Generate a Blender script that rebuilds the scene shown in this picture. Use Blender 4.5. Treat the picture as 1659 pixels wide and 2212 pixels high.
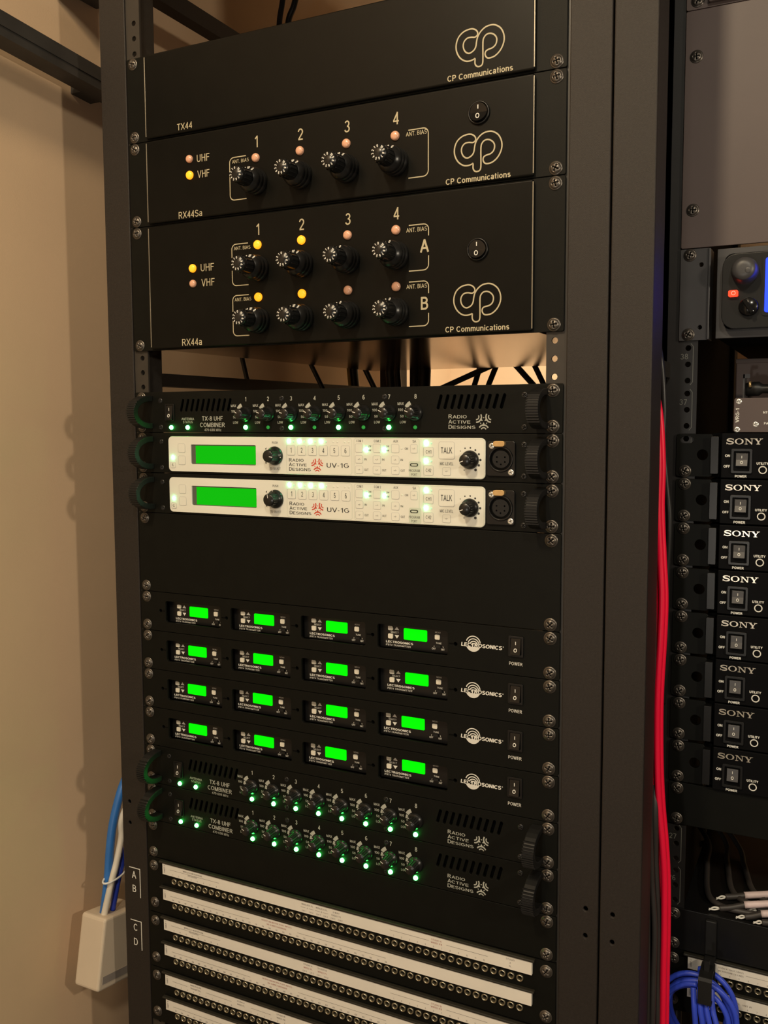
import bpy, bmesh, math, random
from mathutils import Vector, Matrix
from mathutils.geometry import tessellate_polygon
random.seed(7)
SC = bpy.context.scene
for o in list(bpy.data.objects): bpy.data.objects.remove(o)
COL = SC.collection
MM = .001
Z0 = 2.085            # world height of the top edge of the highest unit (45U); rack coordinates are mm below/above it
U = 44.45

# ------------------------------------------------------------------ camera
CAM = (457.37, -794.52, -386.93)                       # mm, rack coordinates
RM = ((0.89536711, 0.44530793, -0.00431097), (0.03433302, -0.07867751, -0.99630873), (-0.44400335, 0.89191407, -0.08573402))
F, CX, CY = 1972.08, 829.5 - 5.3, 1106 - 30.0          # pixels in the 1659 x 2212 frame
cd = bpy.data.cameras.new('camera')
cam = bpy.data.objects.new('camera', cd)
COL.objects.link(cam)
cd.sensor_fit = 'HORIZONTAL'
cd.sensor_width = 36.0
cd.lens = F / 1659 * 36.0
cd.shift_x = 5.3 / 1659
cd.shift_y = -30.0 / 1659
cd.clip_start = .01
mw = Matrix.Identity(4)
for i in range(3):
    mw[i][0] = RM[0][i]
    mw[i][1] = -RM[1][i]
    mw[i][2] = -RM[2][i]
mw[0][3], mw[1][3], mw[2][3] = CAM[0] * MM, CAM[1] * MM, CAM[2] * MM + Z0
cam.matrix_world = mw
SC.camera = cam

def pt(u, v, axis, val):
    """photo pixel -> point (mm, rack coordinates) where coordinate `axis` equals val"""
    a, b = (u - CX) / F, (v - CY) / F
    d = [RM[0][k] * a + RM[1][k] * b + RM[2][k] for k in range(3)]
    t = (val - CAM[axis]) / d[axis]
    return tuple(CAM[k] + t * d[k] for k in range(3))

# ------------------------------------------------------------------ world, lamps, exposure
w = bpy.data.worlds.new('world')
SC.world = w
w.use_nodes = True
w.node_tree.nodes['Background'].inputs[0].default_value = (1, .8, .6, 1)
w.node_tree.nodes['Background'].inputs[1].default_value = .004

def lamp(name, kind, loc, energy, color, size=.1, target=None, spot=None):
    d = bpy.data.lights.new(name, kind)
    d.energy = energy
    d.color = color
    if kind == 'AREA':
        d.shape = 'DISK'
        d.size = size
    else:
        d.shadow_soft_size = size
    o = bpy.data.objects.new(name, d)
    COL.objects.link(o)
    o.location = loc
    if target:
        o.rotation_euler = (Vector(target) - Vector(loc)).to_track_quat('-Z', 'Y').to_euler()
    return o

lamp('side_lamp', 'POINT', (1.20, -.57, 1.87), 17, (1, .86, .66), .03)
lamp('desk_lamp', 'POINT', (.28, -1.60, 1.37), 11, (1, .92, .80), .05)
lamp('ceiling_lamp', 'AREA', (.85, -1.65, 2.80), 10, (1, .90, .72), .18, (.15, 0, 1.5))
lamp('ceiling_lamp', 'AREA', (.02, -1.25, 2.80), 15.5, (1, .80, .53), .16, (-.37, .1, 1.6))
rl = lamp('rear_lamp', 'SPOT', (.22, .60, 1.90), 34, (1, .88, .66), .05, (-.20, 1.25, 1.88))
rl.data.spot_size = math.radians(62)
rl.data.spot_blend = .6
SC.view_settings.view_transform = 'Standard'
SC.view_settings.look = 'None'
SC.view_settings.gamma = 1
SC.view_settings.use_curve_mapping = False
SC.view_settings.exposure = 0.0

# ------------------------------------------------------------------ materials
MATS = {}
def mat(name, color, rough=.5, metal=0., var=.12, vscale=40., bump=0., bscale=400., emit=None, estr=0., spec=.5, coat=0., trans=0., aniso=0., flat=False):
    m = bpy.data.materials.new(name)
    m.use_nodes = True
    nt = m.node_tree
    b = nt.nodes['Principled BSDF']
    b.inputs['Roughness'].default_value = rough
    b.inputs['Metallic'].default_value = metal
    b.inputs['Specular IOR Level'].default_value = spec
    b.inputs['Coat Weight'].default_value = coat
    b.inputs['Transmission Weight'].default_value = trans
    b.inputs['Anisotropic'].default_value = aniso
    b.inputs['Base Color'].default_value = (*color, 1)
    if emit:
        b.inputs['Emission Color'].default_value = (*emit, 1)
        b.inputs['Emission Strength'].default_value = estr
    if not flat:
        tc = nt.nodes.new('ShaderNodeTexCoord')
        n = nt.nodes.new('ShaderNodeTexNoise')
        n.inputs['Scale'].default_value = vscale
        n.inputs['Detail'].default_value = 4
        nt.links.new(tc.outputs['Object'], n.inputs['Vector'])
        r = nt.nodes.new('ShaderNodeMapRange')
        r.inputs[3].default_value = 1 - var
        r.inputs[4].default_value = 1 + var
        r.inputs[1].default_value = .25
        r.inputs[2].default_value = .75
        nt.links.new(n.outputs['Fac'], r.inputs[0])
        mx = nt.nodes.new('ShaderNodeMix')
        mx.data_type = 'RGBA'
        mx.blend_type = 'MULTIPLY'
        mx.inputs[0].default_value = 1
        mx.inputs[6].default_value = (*color, 1)
        nt.links.new(r.outputs[0], mx.inputs[7])
        nt.links.new(mx.outputs[2], b.inputs['Base Color'])
        if bump:
            n2 = nt.nodes.new('ShaderNodeTexNoise')
            n2.inputs['Scale'].default_value = bscale
            n2.inputs['Detail'].default_value = 3
            nt.links.new(tc.outputs['Object'], n2.inputs['Vector'])
            bp = nt.nodes.new('ShaderNodeBump')
            bp.inputs['Strength'].default_value = bump
            bp.inputs['Distance'].default_value = .0006
            nt.links.new(n2.outputs['Fac'], bp.inputs['Height'])
            nt.links.new(bp.outputs['Normal'], b.inputs['Normal'])
    MATS[name] = m
    return m

mat('wall_paint', (.72, .51, .325), .75, var=.05, vscale=6, bump=.15, bscale=900)
mat('low_bounce_paint', (.16, .13, .10), .8, vscale=6)  # unseen walls coloured dark to limit bounced light
mat('floor_tile', (.20, .18, .16), .5, vscale=8)
mat('ceiling_paint', (.16, .14, .12), .8, vscale=5)  # also darkened for less bounced light
mat('powder_coat', (.021, .0168, .0142), .50, spec=.35, var=.25, vscale=500, bump=.45, bscale=2000)
mat('lit_rail_paint', (.034, .029, .024), .45, vscale=80)  # rail paint as lit, first rack
mat('highlight_tone', (.30, .27, .21), .32, metal=.6, vscale=80)  # pale tone standing for the highlight along the cover edges
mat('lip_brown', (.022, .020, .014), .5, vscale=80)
mat('shaded_rail_paint', (.014, .013, .013), .45, vscale=80)  # same rail paint darkened for the shade on the second rack's rails
mat('cover_black', (.0046, .0044, .0034), .38, spec=.14, vscale=60)
mat('black_panel', (.0046, .0048, .0036), .50, spec=.15, vscale=60, bump=.10, bscale=2500)
mat('black_satin', (.0065, .0065, .0065), .34, spec=.4, vscale=60)
mat('black_gloss', (.008, .008, .008), .16, vscale=60)
mat('black_rubber', (.008, .008, .008), .5, spec=.4, vscale=90)
mat('knob_black', (.010, .010, .010), .28, vscale=90)
mat('deep_black', (.002, .002, .002), .8, spec=.08, vscale=60)
mat('receiver_black', (.004, .004, .0045), .50, spec=.06, vscale=60)
mat('grey_panel', (.088, .063, .058), .50, var=.05, vscale=20, bump=.06, bscale=2500)
mat('dark_grey_panel', (.050, .048, .050), .40, vscale=30, bump=.08, bscale=2500)
mat('chassis_metal', (.20, .085, .014), .16, metal=1., var=.1, vscale=15)
mat('screw_steel', (.13, .115, .10), .34, metal=.75, var=.15, vscale=200)
mat('screw_black', (.03, .03, .03), .35, metal=.6, vscale=200)
mat('screw_bright', (.75, .74, .70), .3, metal=.7, vscale=200)
mat('jack_nickel', (.42, .38, .28), .28, metal=.9, var=.2, vscale=300)
mat('gold_latch', (.80, .55, .25), .35, metal=.8, vscale=200)
mat('print_gold', (.50, .44, .29), .5, vscale=60, var=.06)
mat('print_white', (.75, .74, .68), .5, vscale=60, var=.06)
mat('print_grey', (.42, .43, .38), .5, vscale=60, var=.06)
mat('print_dim', (.16, .16, .14), .5, vscale=60, var=.06)
mat('print_black', (.03, .03, .03), .5, vscale=60, var=.06)
mat('print_red', (.62, .07, .04), .5, vscale=60, var=.06)
mat('print_paper_ink', (.16, .13, .13), .6, vscale=60, var=.06)
mat('print_paper_red', (.40, .14, .12), .6, vscale=60, var=.06)
mat('logo_metal', (.55, .50, .42), .25, metal=.45, var=.05, vscale=80)
mat('bezel_white', (.80, .80, .71), .38, var=.03, vscale=20)
mat('bezel_tint', (.62, .68, .56), .4, var=.03, vscale=20)
mat('button_line', (.52, .52, .50), .5, vscale=20)
mat('paper_strip', (.80, .76, .68), .55, var=.04, vscale=30)
mat('button_ivory', (.80, .76, .64), .45, var=.04, vscale=60)
mat('lcd_green', (.002, .02, .002), .5, spec=.05, emit=(.003, .50, .003), estr=1.0, vscale=30)
mat('lcd_frame', (.10, .11, .09), .3, vscale=30)
mat('lcd_bright_green', (.001, .01, .001), .5, spec=.05, emit=(.0008, 1.0, .001), estr=1.05, vscale=30)
mat('led_green', (.1, .6, .15), .3, emit=(.04, 1.0, .10), estr=42., vscale=30)
mat('led_green_dim', (.03, .30, .06), .3, emit=(.02, .45, .06), estr=.30, vscale=30)
mat('led_mint', (.1, .6, .3), .3, emit=(.10, 1.0, .42), estr=55., vscale=30)
mat('led_mint_dim', (.55, .75, .60), .3, emit=(.3, .9, .5), estr=.25, vscale=30)
mat('led_amber', (.8, .4, .05), .3, emit=(1., .30, .006), estr=1.45, vscale=30)
mat('led_off', (.78, .42, .27), .22, var=.15, vscale=200, spec=.8)
mat('led_red', (.6, .05, .02), .3, emit=(1., .045, .015), estr=1.3, vscale=30)
mat('blue_screen', (.02, .05, .4), .3, emit=(.006, .025, 1.0), estr=3.0, vscale=30)
mat('cable_red', (1.0, .004, .050), .42, var=.04, vscale=30)
mat('cable_dark_red', (.42, .010, .008), .45, vscale=30)
mat('cable_blue', (.03, .16, .50), .42, vscale=30)
mat('cable_royal', (.035, .075, .62), .40, vscale=30)
mat('cable_white', (.72, .66, .56), .45, vscale=30)
mat('cable_black', (.012, .012, .012), .42, vscale=30)
mat('cable_grey', (.035, .030, .028), .5, vscale=30)
mat('cable_yellow', (.30, .18, .02), .45, vscale=30)
mat('label_sleeve', (.62, .50, .50), .5, vscale=60)
mat('box_beige', (.66, .55, .42), .5, var=.04, vscale=20)
mat('label_grey', (.30, .26, .23), .5, vscale=30)
mat('strut_steel', (.055, .05, .045), .5, metal=.3, var=.3, vscale=25)
mat('zip_clear', (.75, .75, .72), .35, vscale=60)
mat('usb_dark', (.02, .03, .02), .3, vscale=60)

# ------------------------------------------------------------------ mesh helpers
def rr(x0, x1, z0, z1, r=0., n=4):
    if r <= 0: return [(x0, z0), (x1, z0), (x1, z1), (x0, z1)]
    p = []
    for cx, cz, a0 in ((x1 - r, z0 + r, -90), (x1 - r, z1 - r, 0), (x0 + r, z1 - r, 90), (x0 + r, z0 + r, 180)):
        for i in range(n + 1):
            a = math.radians(a0 + 90 * i / n)
            p.append((cx + r * math.cos(a), cz + r * math.sin(a)))
    return p

def circ(cx, cz, r, n=14):
    return [(cx + r * math.cos(2 * math.pi * i / n), cz + r * math.sin(2 * math.pi * i / n)) for i in range(n)]

def slot(xa, za, xb, zb, wd, n=5):
    dx, dz = xb - xa, zb - za
    a0 = math.atan2(dz, dx)
    p = []
    for cx, cz, a in ((xb, zb, a0 - math.pi / 2), (xa, za, a0 + math.pi / 2)):
        for i in range(n + 1):
            t = a + math.pi * i / n
            p.append((cx + wd / 2 * math.cos(t), cz + wd / 2 * math.sin(t)))
    return p

def spline(pts, n=8, closed=False):
    P = [Vector(p) for p in pts]
    out = []
    N = len(P)
    rng = range(N if closed else N - 1)
    for i in rng:
        if closed: p0, p1, p2, p3 = P[(i - 1) % N], P[i], P[(i + 1) % N], P[(i + 2) % N]
        else: p0, p1, p2, p3 = P[max(i - 1, 0)], P[i], P[i + 1], P[min(i + 2, N - 1)]
        for k in range(n):
            t = k / n
            out.append(.5 * ((2 * p1) + (p2 - p0) * t + (2 * p0 - 5 * p1 + 4 * p2 - p3) * t * t + (3 * p1 - p0 - 3 * p2 + p3) * t ** 3))
    if not closed: out.append(P[-1])
    return out

TXT = {}
def _arc(cx, cy, rx, ry, a0, a1, n=10):
    return [(cx + rx * math.cos(math.radians(a0 + (a1 - a0) * i / n)), cy + ry * math.sin(math.radians(a0 + (a1 - a0) * i / n))) for i in range(n + 1)]
def _el(cx, cy, rx, ry): return _arc(cx, cy, rx, ry, 0, 360, 18)
M_ = .065
_t, _b = 1 - M_, M_
GL = {
 ' ': (.25, []), '.': (.12, [[(.06, 0), (.06, .13)]]), '-': (.30, [[(.03, .40), (.27, .40)]]), '/': (.28, [[(.02, 0), (.26, 1)]]),
 '+': (.50, [[(.05, .42), (.45, .42)], [(.25, .20), (.25, .64)]]), '(': (.25, [_arc(.36, .42, .26, .6, 120, 240)]), ')': (.25, [_arc(-.11, .42, .26, .6, -60, 60)]),
 '#': (.60, [[(.18, 0), (.26, 1)], [(.38, 0), (.46, 1)], [(.03, .33), (.55, .33)], [(.06, .66), (.58, .66)]]),
 '0': (.55, [_el(.275, .5, .21, .435)]), '1': (.42, [[(.30, 0), (.30, 1)], [(.31, .96), (.08, .74)]]),
 '2': (.55, [_arc(.27, .70, .205, .235, 175, -38) + [(.08, .08)], [(.05, _b), (.50, _b)]]),
 '3': (.55, [_arc(.26, .725, .18, .21, 160, -90), _arc(.25, .29, .215, .225, 90, -165)]),
 '4': (.56, [[(.40, 0), (.40, 1)], [(.43, .98), (.06, .29)], [(.03, .27), (.54, .27)]]),
 '5': (.55, [[(.47, _t), (.12, _t)], [(.14, .98), (.09, .46)], _arc(.265, .32, .21, .255, 145, -160)]),
 '6': (.55, [_el(.28, .31, .205, .245), _arc(.32, .50, .245, .435, 62, 200)]),
 '7': (.53, [[(.03, _t), (.50, _t)], [(.48, .95), (.17, 0)]]),
 '8': (.55, [_el(.275, .735, .17, .20), _el(.275, .28, .21, .215)]), '9': (.55, [_el(.27, .69, .205, .245), _arc(.23, .50, .245, .435, -118, 20)]),
 'A': (.70, [[(.03, 0), (.36, 1)], [(.67, 0), (.34, 1)], [(.15, .33), (.55, .33)]]),
 'B': (.64, [[(.09, 0), (.09, 1)], [(.05, _t), (.34, _t)], [(.05, .53), (.36, .53)], [(.05, _b), (.36, _b)], _arc(.34, .735, .19, .20, 90, -90), _arc(.36, .297, .21, .232, 90, -90)]),
 'C': (.70, [_arc(.37, .5, .30, .435, 42, 318, 16)]), 'D': (.70, [[(.09, 0), (.09, 1)], [(.05, _t), (.34, _t)], [(.05, _b), (.34, _b)], _arc(.34, .5, .29, .435, 90, -90, 14)]),
 'E': (.60, [[(.09, 0), (.09, 1)], [(.05, _t), (.57, _t)], [(.05, .53), (.54, .53)], [(.05, _b), (.58, _b)]]), 'F': (.56, [[(.09, 0), (.09, 1)], [(.05, _t), (.55, _t)], [(.05, .52), (.49, .52)]]),
 'G': (.74, [_arc(.38, .5, .31, .435, 45, 325, 16), [(.66, .18), (.66, .50)], [(.40, .46), (.70, .46)]]), 'H': (.68, [[(.09, 0), (.09, 1)], [(.59, 0), (.59, 1)], [(.05, .53), (.63, .53)]]),
 'I': (.18, [[(.09, 0), (.09, 1)]]), 'J': (.48, [[(.38, 1), (.38, .28)], _arc(.22, .28, .16, .215, 0, -170)]), 'K': (.65, [[(.09, 0), (.09, 1)], [(.58, 1), (.09, .38)], [(.25, .56), (.63, 0)]]),
 'L': (.54, [[(.09, 0), (.09, 1)], [(.05, _b), (.52, _b)]]), 'M': (.80, [[(.09, 0), (.09, 1)], [(.71, 0), (.71, 1)], [(.10, 1), (.40, 0)], [(.70, 1), (.40, 0)]]),
 'N': (.68, [[(.09, 0), (.09, 1)], [(.59, 0), (.59, 1)], [(.09, 1), (.59, 0)]]), 'O': (.76, [_el(.38, .5, .31, .435)]), 'P': (.62, [[(.09, 0), (.09, 1)], [(.05, _t), (.34, _t)], [(.05, .46), (.34, .46)], _arc(.34, .697, .21, .237, 90, -90)]),
 'Q': (.76, [_el(.38, .5, .31, .435), [(.44, .26), (.72, 0)]]), 'R': (.68, [[(.09, 0), (.09, 1)], [(.05, _t), (.36, _t)], [(.05, .50), (.36, .50)], _arc(.36, .717, .20, .217, 90, -90), [(.34, .50), (.64, 0)]]),
 'S': (.64, [_arc(.32, .725, .235, .21, 30, 230, 12) + _arc(.32, .29, .25, .225, 62, -155, 12)]), 'T': (.60, [[(.30, 0), (.30, 1)], [(.01, _t), (.59, _t)]]),
 'U': (.68, [[(.09, 1), (.09, .33)] + _arc(.34, .33, .25, .265, 180, 360, 12)[1:] + [(.59, 1)]]), 'V': (.66, [[(.03, 1), (.33, 0)], [(.63, 1), (.33, 0)]]),
 'W': (.94, [[(.03, 1), (.25, 0)], [(.47, 1), (.25, 0)], [(.47, 1), (.69, 0)], [(.91, 1), (.69, 0)]]), 'X': (.65, [[(.03, 0), (.62, 1)], [(.03, 1), (.62, 0)]]),
 'Y': (.65, [[(.03, 1), (.325, .45)], [(.62, 1), (.325, .45)], [(.325, .5), (.325, 0)]]), 'Z': (.60, [[(.04, _t), (.56, _t)], [(.55, .93), (.05, .07)], [(.03, _b), (.57, _b)]]),
 'a': (.54, [[(.44, .50), (.44, 0)], _arc(.26, .50, .18, .17, 160, 0), _arc(.25, .21, .19, .155, 0, 360, 14)]), 'c': (.50, [_arc(.28, .355, .22, .30, 50, 310, 12)]), 'i': (.18, [[(.09, 0), (.09, .72)], [(.09, .86), (.09, 1)]]),
 'm': (.82, [[(.08, 0), (.08, .72)], _arc(.245, .47, .165, .185, 180, 0) + [(.41, 0)], _arc(.575, .47, .165, .185, 180, 0) + [(.74, 0)]]), 'n': (.55, [[(.08, 0), (.08, .72)], _arc(.27, .46, .19, .195, 180, 0) + [(.46, 0)]]),
 'o': (.56, [_el(.28, .355, .21, .30)]), 's': (.50, [_arc(.25, .505, .17, .15, 35, 235) + _arc(.25, .205, .18, .145, 62, -150)]), 't': (.32, [[(.14, .95), (.14, .16)] + _arc(.24, .16, .10, .10, 180, 280, 5), [(.0, .66), (.30, .66)]]),
 'u': (.55, [[(.08, .72), (.08, .25)] + _arc(.27, .25, .19, .19, 180, 360)[1:], [(.46, .72), (.46, 0)]]), 'z': (.48, [[(.04, .66), (.44, .66)], [(.44, .64), (.04, .07)], [(.03, _b), (.46, _b)]]),
}
def glyphs(s, off=0.):
    """lettering drawn with round pen strokes; cap height 1"""
    k = (s, off)
    if k in TXT: return TXT[k]
    wd = .118 + off * 3.2
    vs, fs = [], []
    x = 0.
    for ch in s:
        adv, strokes = GL[ch]
        for li, st in enumerate(strokes):
            P = [Vector((x + a, b)) for a, b in st]
            N = len(P)
            b0 = len(vs)
            for i in range(N):
                a, b = P[max(i - 1, 0)], P[min(i + 1, N - 1)]
                t = (b - a)
                t = t.normalized() if t.length > 1e-9 else Vector((1, 0))
                nn = Vector((-t.y, t.x)) * wd / 2
                vs += [(*(P[i] + nn), li), (*(P[i] - nn), li)]
            fs += [(b0 + 2 * i, b0 + 2 * i + 1, b0 + 2 * i + 3, b0 + 2 * i + 2) for i in range(N - 1)]
        x += adv + .10
    TXT[k] = (vs, fs)
    return TXT[k]

CAP = None
class MB:
    def __init__(s):
        s.v, s.f, s.m, s.sm, s.cm = [], [], [], [], 0
        s.lay = 0
    def lift(s):
        """successive prints lie a hair above each other"""
        s.lay = (s.lay + 1) % 9
        return s.lay * .006
    def add(s, vs, fs, smooth=False):
        n = len(s.v)
        s.v += [tuple(v) for v in vs]
        for f in fs:
            s.f.append(tuple(i + n for i in f))
            s.m.append(s.cm)
            s.sm.append(smooth)
        return s
    def box(s, x0, x1, y0, y1, z0, z1):
        vs = [(x, y, z) for z in (z0, z1) for y in (y0, y1) for x in (x0, x1)]
        return s.add(vs, [(0, 2, 3, 1), (4, 5, 7, 6), (0, 1, 5, 4), (1, 3, 7, 5), (3, 2, 6, 7), (2, 0, 4, 6)])
    def plate(s, outer, holes=(), y0=-3., y1=0., back=True):
        loops = [list(outer)] + [list(h) for h in holes]
        flat = [p for l in loops for p in l]
        tris = tessellate_polygon([[Vector((p[0], p[1], 0)) for p in l] for l in loops])
        n = len(flat)
        vs = [(x, y0, z) for x, z in flat] + [(x, y1, z) for x, z in flat]
        fs = [tuple(t) for t in tris]
        if back: fs += [tuple(i + n for i in reversed(t)) for t in tris]
        b = 0
        for l in loops:
            k = len(l)
            for i in range(k):
                j = (i + 1) % k
                fs.append((b + i, b + j, n + b + j, n + b + i))
            b += k
        return s.add(vs, fs)
    def flat(s, poly, y):
        """thin printed shape facing the front"""
        tris = tessellate_polygon([[Vector((p[0], p[1], 0)) for p in poly]])
        y -= s.lift()
        return s.add([(x, y, z) for x, z in poly], [tuple(t) for t in tris])
    def stroke(s, pts, wd, y, closed=False):
        P = [Vector((p[0], p[1])) for p in pts]
        y -= s.lift()
        N = len(P)
        L, R = [], []
        for i in range(N):
            a = P[(i - 1) % N] if (closed or i) else P[i]
            b = P[(i + 1) % N] if (closed or i < N - 1) else P[i]
            t = (b - a)
            t = t.normalized() if t.length > 1e-9 else Vector((1, 0))
            nn = Vector((-t.y, t.x)) * wd / 2
            L.append(P[i] + nn)
            R.append(P[i] - nn)
        vs = [(q.x, y, q.y) for q in L] + [(q.x, y, q.y) for q in R]
        fs = [(i, (i + 1) % N, N + (i + 1) % N, N + i) for i in range(N if closed else N - 1)]
        return s.add(vs, fs)
    def lathe(s, cx, cz, prof, seg=24, smooth=True):
        """profile [(radius, y)] turned about an axis along y"""
        n = len(s.v)
        vs, fs = [], []
        rings = []
        for r, y in prof:
            if r < 1e-6:
                rings.append([len(vs)])
                vs.append((cx, y, cz))
            else:
                rings.append(list(range(len(vs), len(vs) + seg)))
                vs += [(cx + r * math.cos(2 * math.pi * i / seg), y, cz + r * math.sin(2 * math.pi * i / seg)) for i in range(seg)]
        for a, b in zip(rings, rings[1:]):
            if len(a) == 1 and len(b) == 1: continue
            for i in range(seg):
                j = (i + 1) % seg
                if len(a) == 1: fs.append((a[0], b[j], b[i]))
                elif len(b) == 1: fs.append((a[i], a[j], b[0]))
                else: fs.append((a[i], a[j], b[j], b[i]))
        return s.add(vs, fs, smooth)
    def tube(s, pts, r, seg=8, closed=False):
        P = [Vector(p) for p in pts]
        N = len(P)
        vs, fs = [], []
        up = None
        for i in range(N):
            a = P[i - 1] if (i or closed) else P[i]
            b = P[(i + 1) % N] if (closed or i < N - 1) else P[i]
            t = (b - a).normalized()
            if up is None:
                up = Vector((0, 0, 1)) if abs(t.z) < .9 else Vector((1, 0, 0))
            e1 = (up - t * up.dot(t)).normalized()
            up = e1
            e2 = t.cross(e1)
            rad = r(i / (N - 1)) if callable(r) else r
            vs += [P[i] + (e1 * math.cos(2 * math.pi * k / seg) + e2 * math.sin(2 * math.pi * k / seg)) * rad for k in range(seg)]
        for i in range(N if closed else N - 1):
            j = (i + 1) % N
            for k in range(seg):
                l = (k + 1) % seg
                fs.append((i * seg + k, i * seg + l, j * seg + l, j * seg + k))
        if not closed:
            fs.append(tuple(range(seg)))
            fs.append(tuple((N - 1) * seg + k for k in range(seg)))
        return s.add(vs, fs, True)
    def text(s, t, x, z, h, y, al='C', wd=None, bold=0., shear=0., rot=0., sx=1.):
        """printed lettering: cap height h (mm), centred vertically on z"""
        global CAP
        if CAP is None:
            CAP = 1.0
        vs, fs = glyphs(t, bold)
        if not vs: return s
        x0, x1 = min(v[0] for v in vs), max(v[0] for v in vs)
        k = h / CAP
        kx = wd / (x1 - x0) if wd else k * sx
        ox = {'C': (x0 + x1) / 2, 'L': x0, 'R': x1}[al]
        ca, sa = math.cos(rot), math.sin(rot)
        out = []
        for a, b, li in vs:
            px, pz = (a - ox) * kx, b * k - h / 2
            px += pz * shear
            out.append((x + px * ca - pz * sa, y - li * .007, z + px * sa + pz * ca))
        return s.add(out, fs)
    def build(s, name, mats, parent=None, bevel=0., loc=None, fix=True, seg=2):
        me = bpy.data.meshes.new(name)
        me.from_pydata([(a * MM, b * MM, c * MM) for a, b, c in s.v], [], s.f)
        for m in ([mats] if isinstance(mats, str) else mats): me.materials.append(MATS[m])
        me.polygons.foreach_set('material_index', s.m)
        me.polygons.foreach_set('use_smooth', s.sm)
        if fix:
            bm = bmesh.new()
            bm.from_mesh(me)
            bmesh.ops.recalc_face_normals(bm, faces=bm.faces)
            bm.to_mesh(me)
            bm.free()
        o = bpy.data.objects.new(name, me)
        if name.startswith('strip_') or name == 'rail_numbers': o['kind'] = 'stuff'
        COL.objects.link(o)
        if parent: o.parent = parent
        if loc: o.location = loc
        if bevel:
            b = o.modifiers.new('bevel', 'BEVEL')
            b.width = bevel * MM
            b.segments = seg
            b.limit_method = 'ANGLE'
            b.angle_limit = math.radians(40)
        return o

class Marks:
    """each printed word, numeral or bracket of a unit as a part of its own"""
    def __init__(s, root, m): s.root, s.m = root, m
    def text(s, w_, *a, **k):
        MB().text(w_, *a, **k).build('numeral' if w_.isdigit() else 'printed_word', s.m, s.root)
    def stroke(s, *a, **k): MB().stroke(*a, **k).build('bracket_line', s.m, s.root)
    def build(s, *a): pass

def W(x, y, z): return (x * MM, y * MM, z * MM + Z0)
def thing(name, label, cat, loc, group=None):
    o = bpy.data.objects.new(name, None)
    COL.objects.link(o)
    o.empty_display_size = .02
    o.location = W(*loc)
    o['label'] = label
    o['category'] = cat
    if group: o['group'] = group
    return o
def tag(o, label, cat, group=None):
    o['label'] = label
    o['category'] = cat
    if group: o['group'] = group
    return o
def put(src, parent, x=0., y=0., z=0.):
    """a copy of a part (mesh data shared) under another thing"""
    c = src.copy()
    COL.objects.link(c)
    c.parent = parent
    c.location = (x * MM, y * MM, z * MM)
    return c
def copy_part(src, parent):
    c = src.copy()
    COL.objects.link(c)
    c.parent = parent
    for k in src.children: copy_part(k, c)
    return c
def copy_thing(src, loc, label):
    c = src.copy()
    COL.objects.link(c)
    c.location = W(*loc)
    c['label'] = label
    for k in src.children: copy_part(k, c)
    return c
def structure(o):
    o['kind'] = 'structure'
    return o

# ------------------------------------------------------------------ the room
XW, YB, XR, YF, ZC = -375, 1250, 2600, -2600, 815
FL = -2085
def room(name, m, *b):
    mb = MB().box(*b)
    o = mb.build(name, m)
    o.location = (0, 0, Z0)
    return structure(o)
room('floor', 'floor_tile', XW - 80, XR + 80, YF - 80, YB + 80, FL - 60, FL)
room('ceiling', 'ceiling_paint', XW - 80, XR + 80, YF - 80, YB + 80, ZC, ZC + 60)
room('wall_left', 'wall_paint', XW - 80, XW, YF, YB, FL, ZC)
room('wall_back', 'wall_paint', XW - 80, XR + 80, YB, YB + 80, FL, ZC)
room('wall_right', 'low_bounce_paint', XR, XR + 80, YF, YB, FL, ZC)
room('wall_front', 'low_bounce_paint', XW - 80, XR + 80, YF - 80, YF, FL, ZC)

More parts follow.
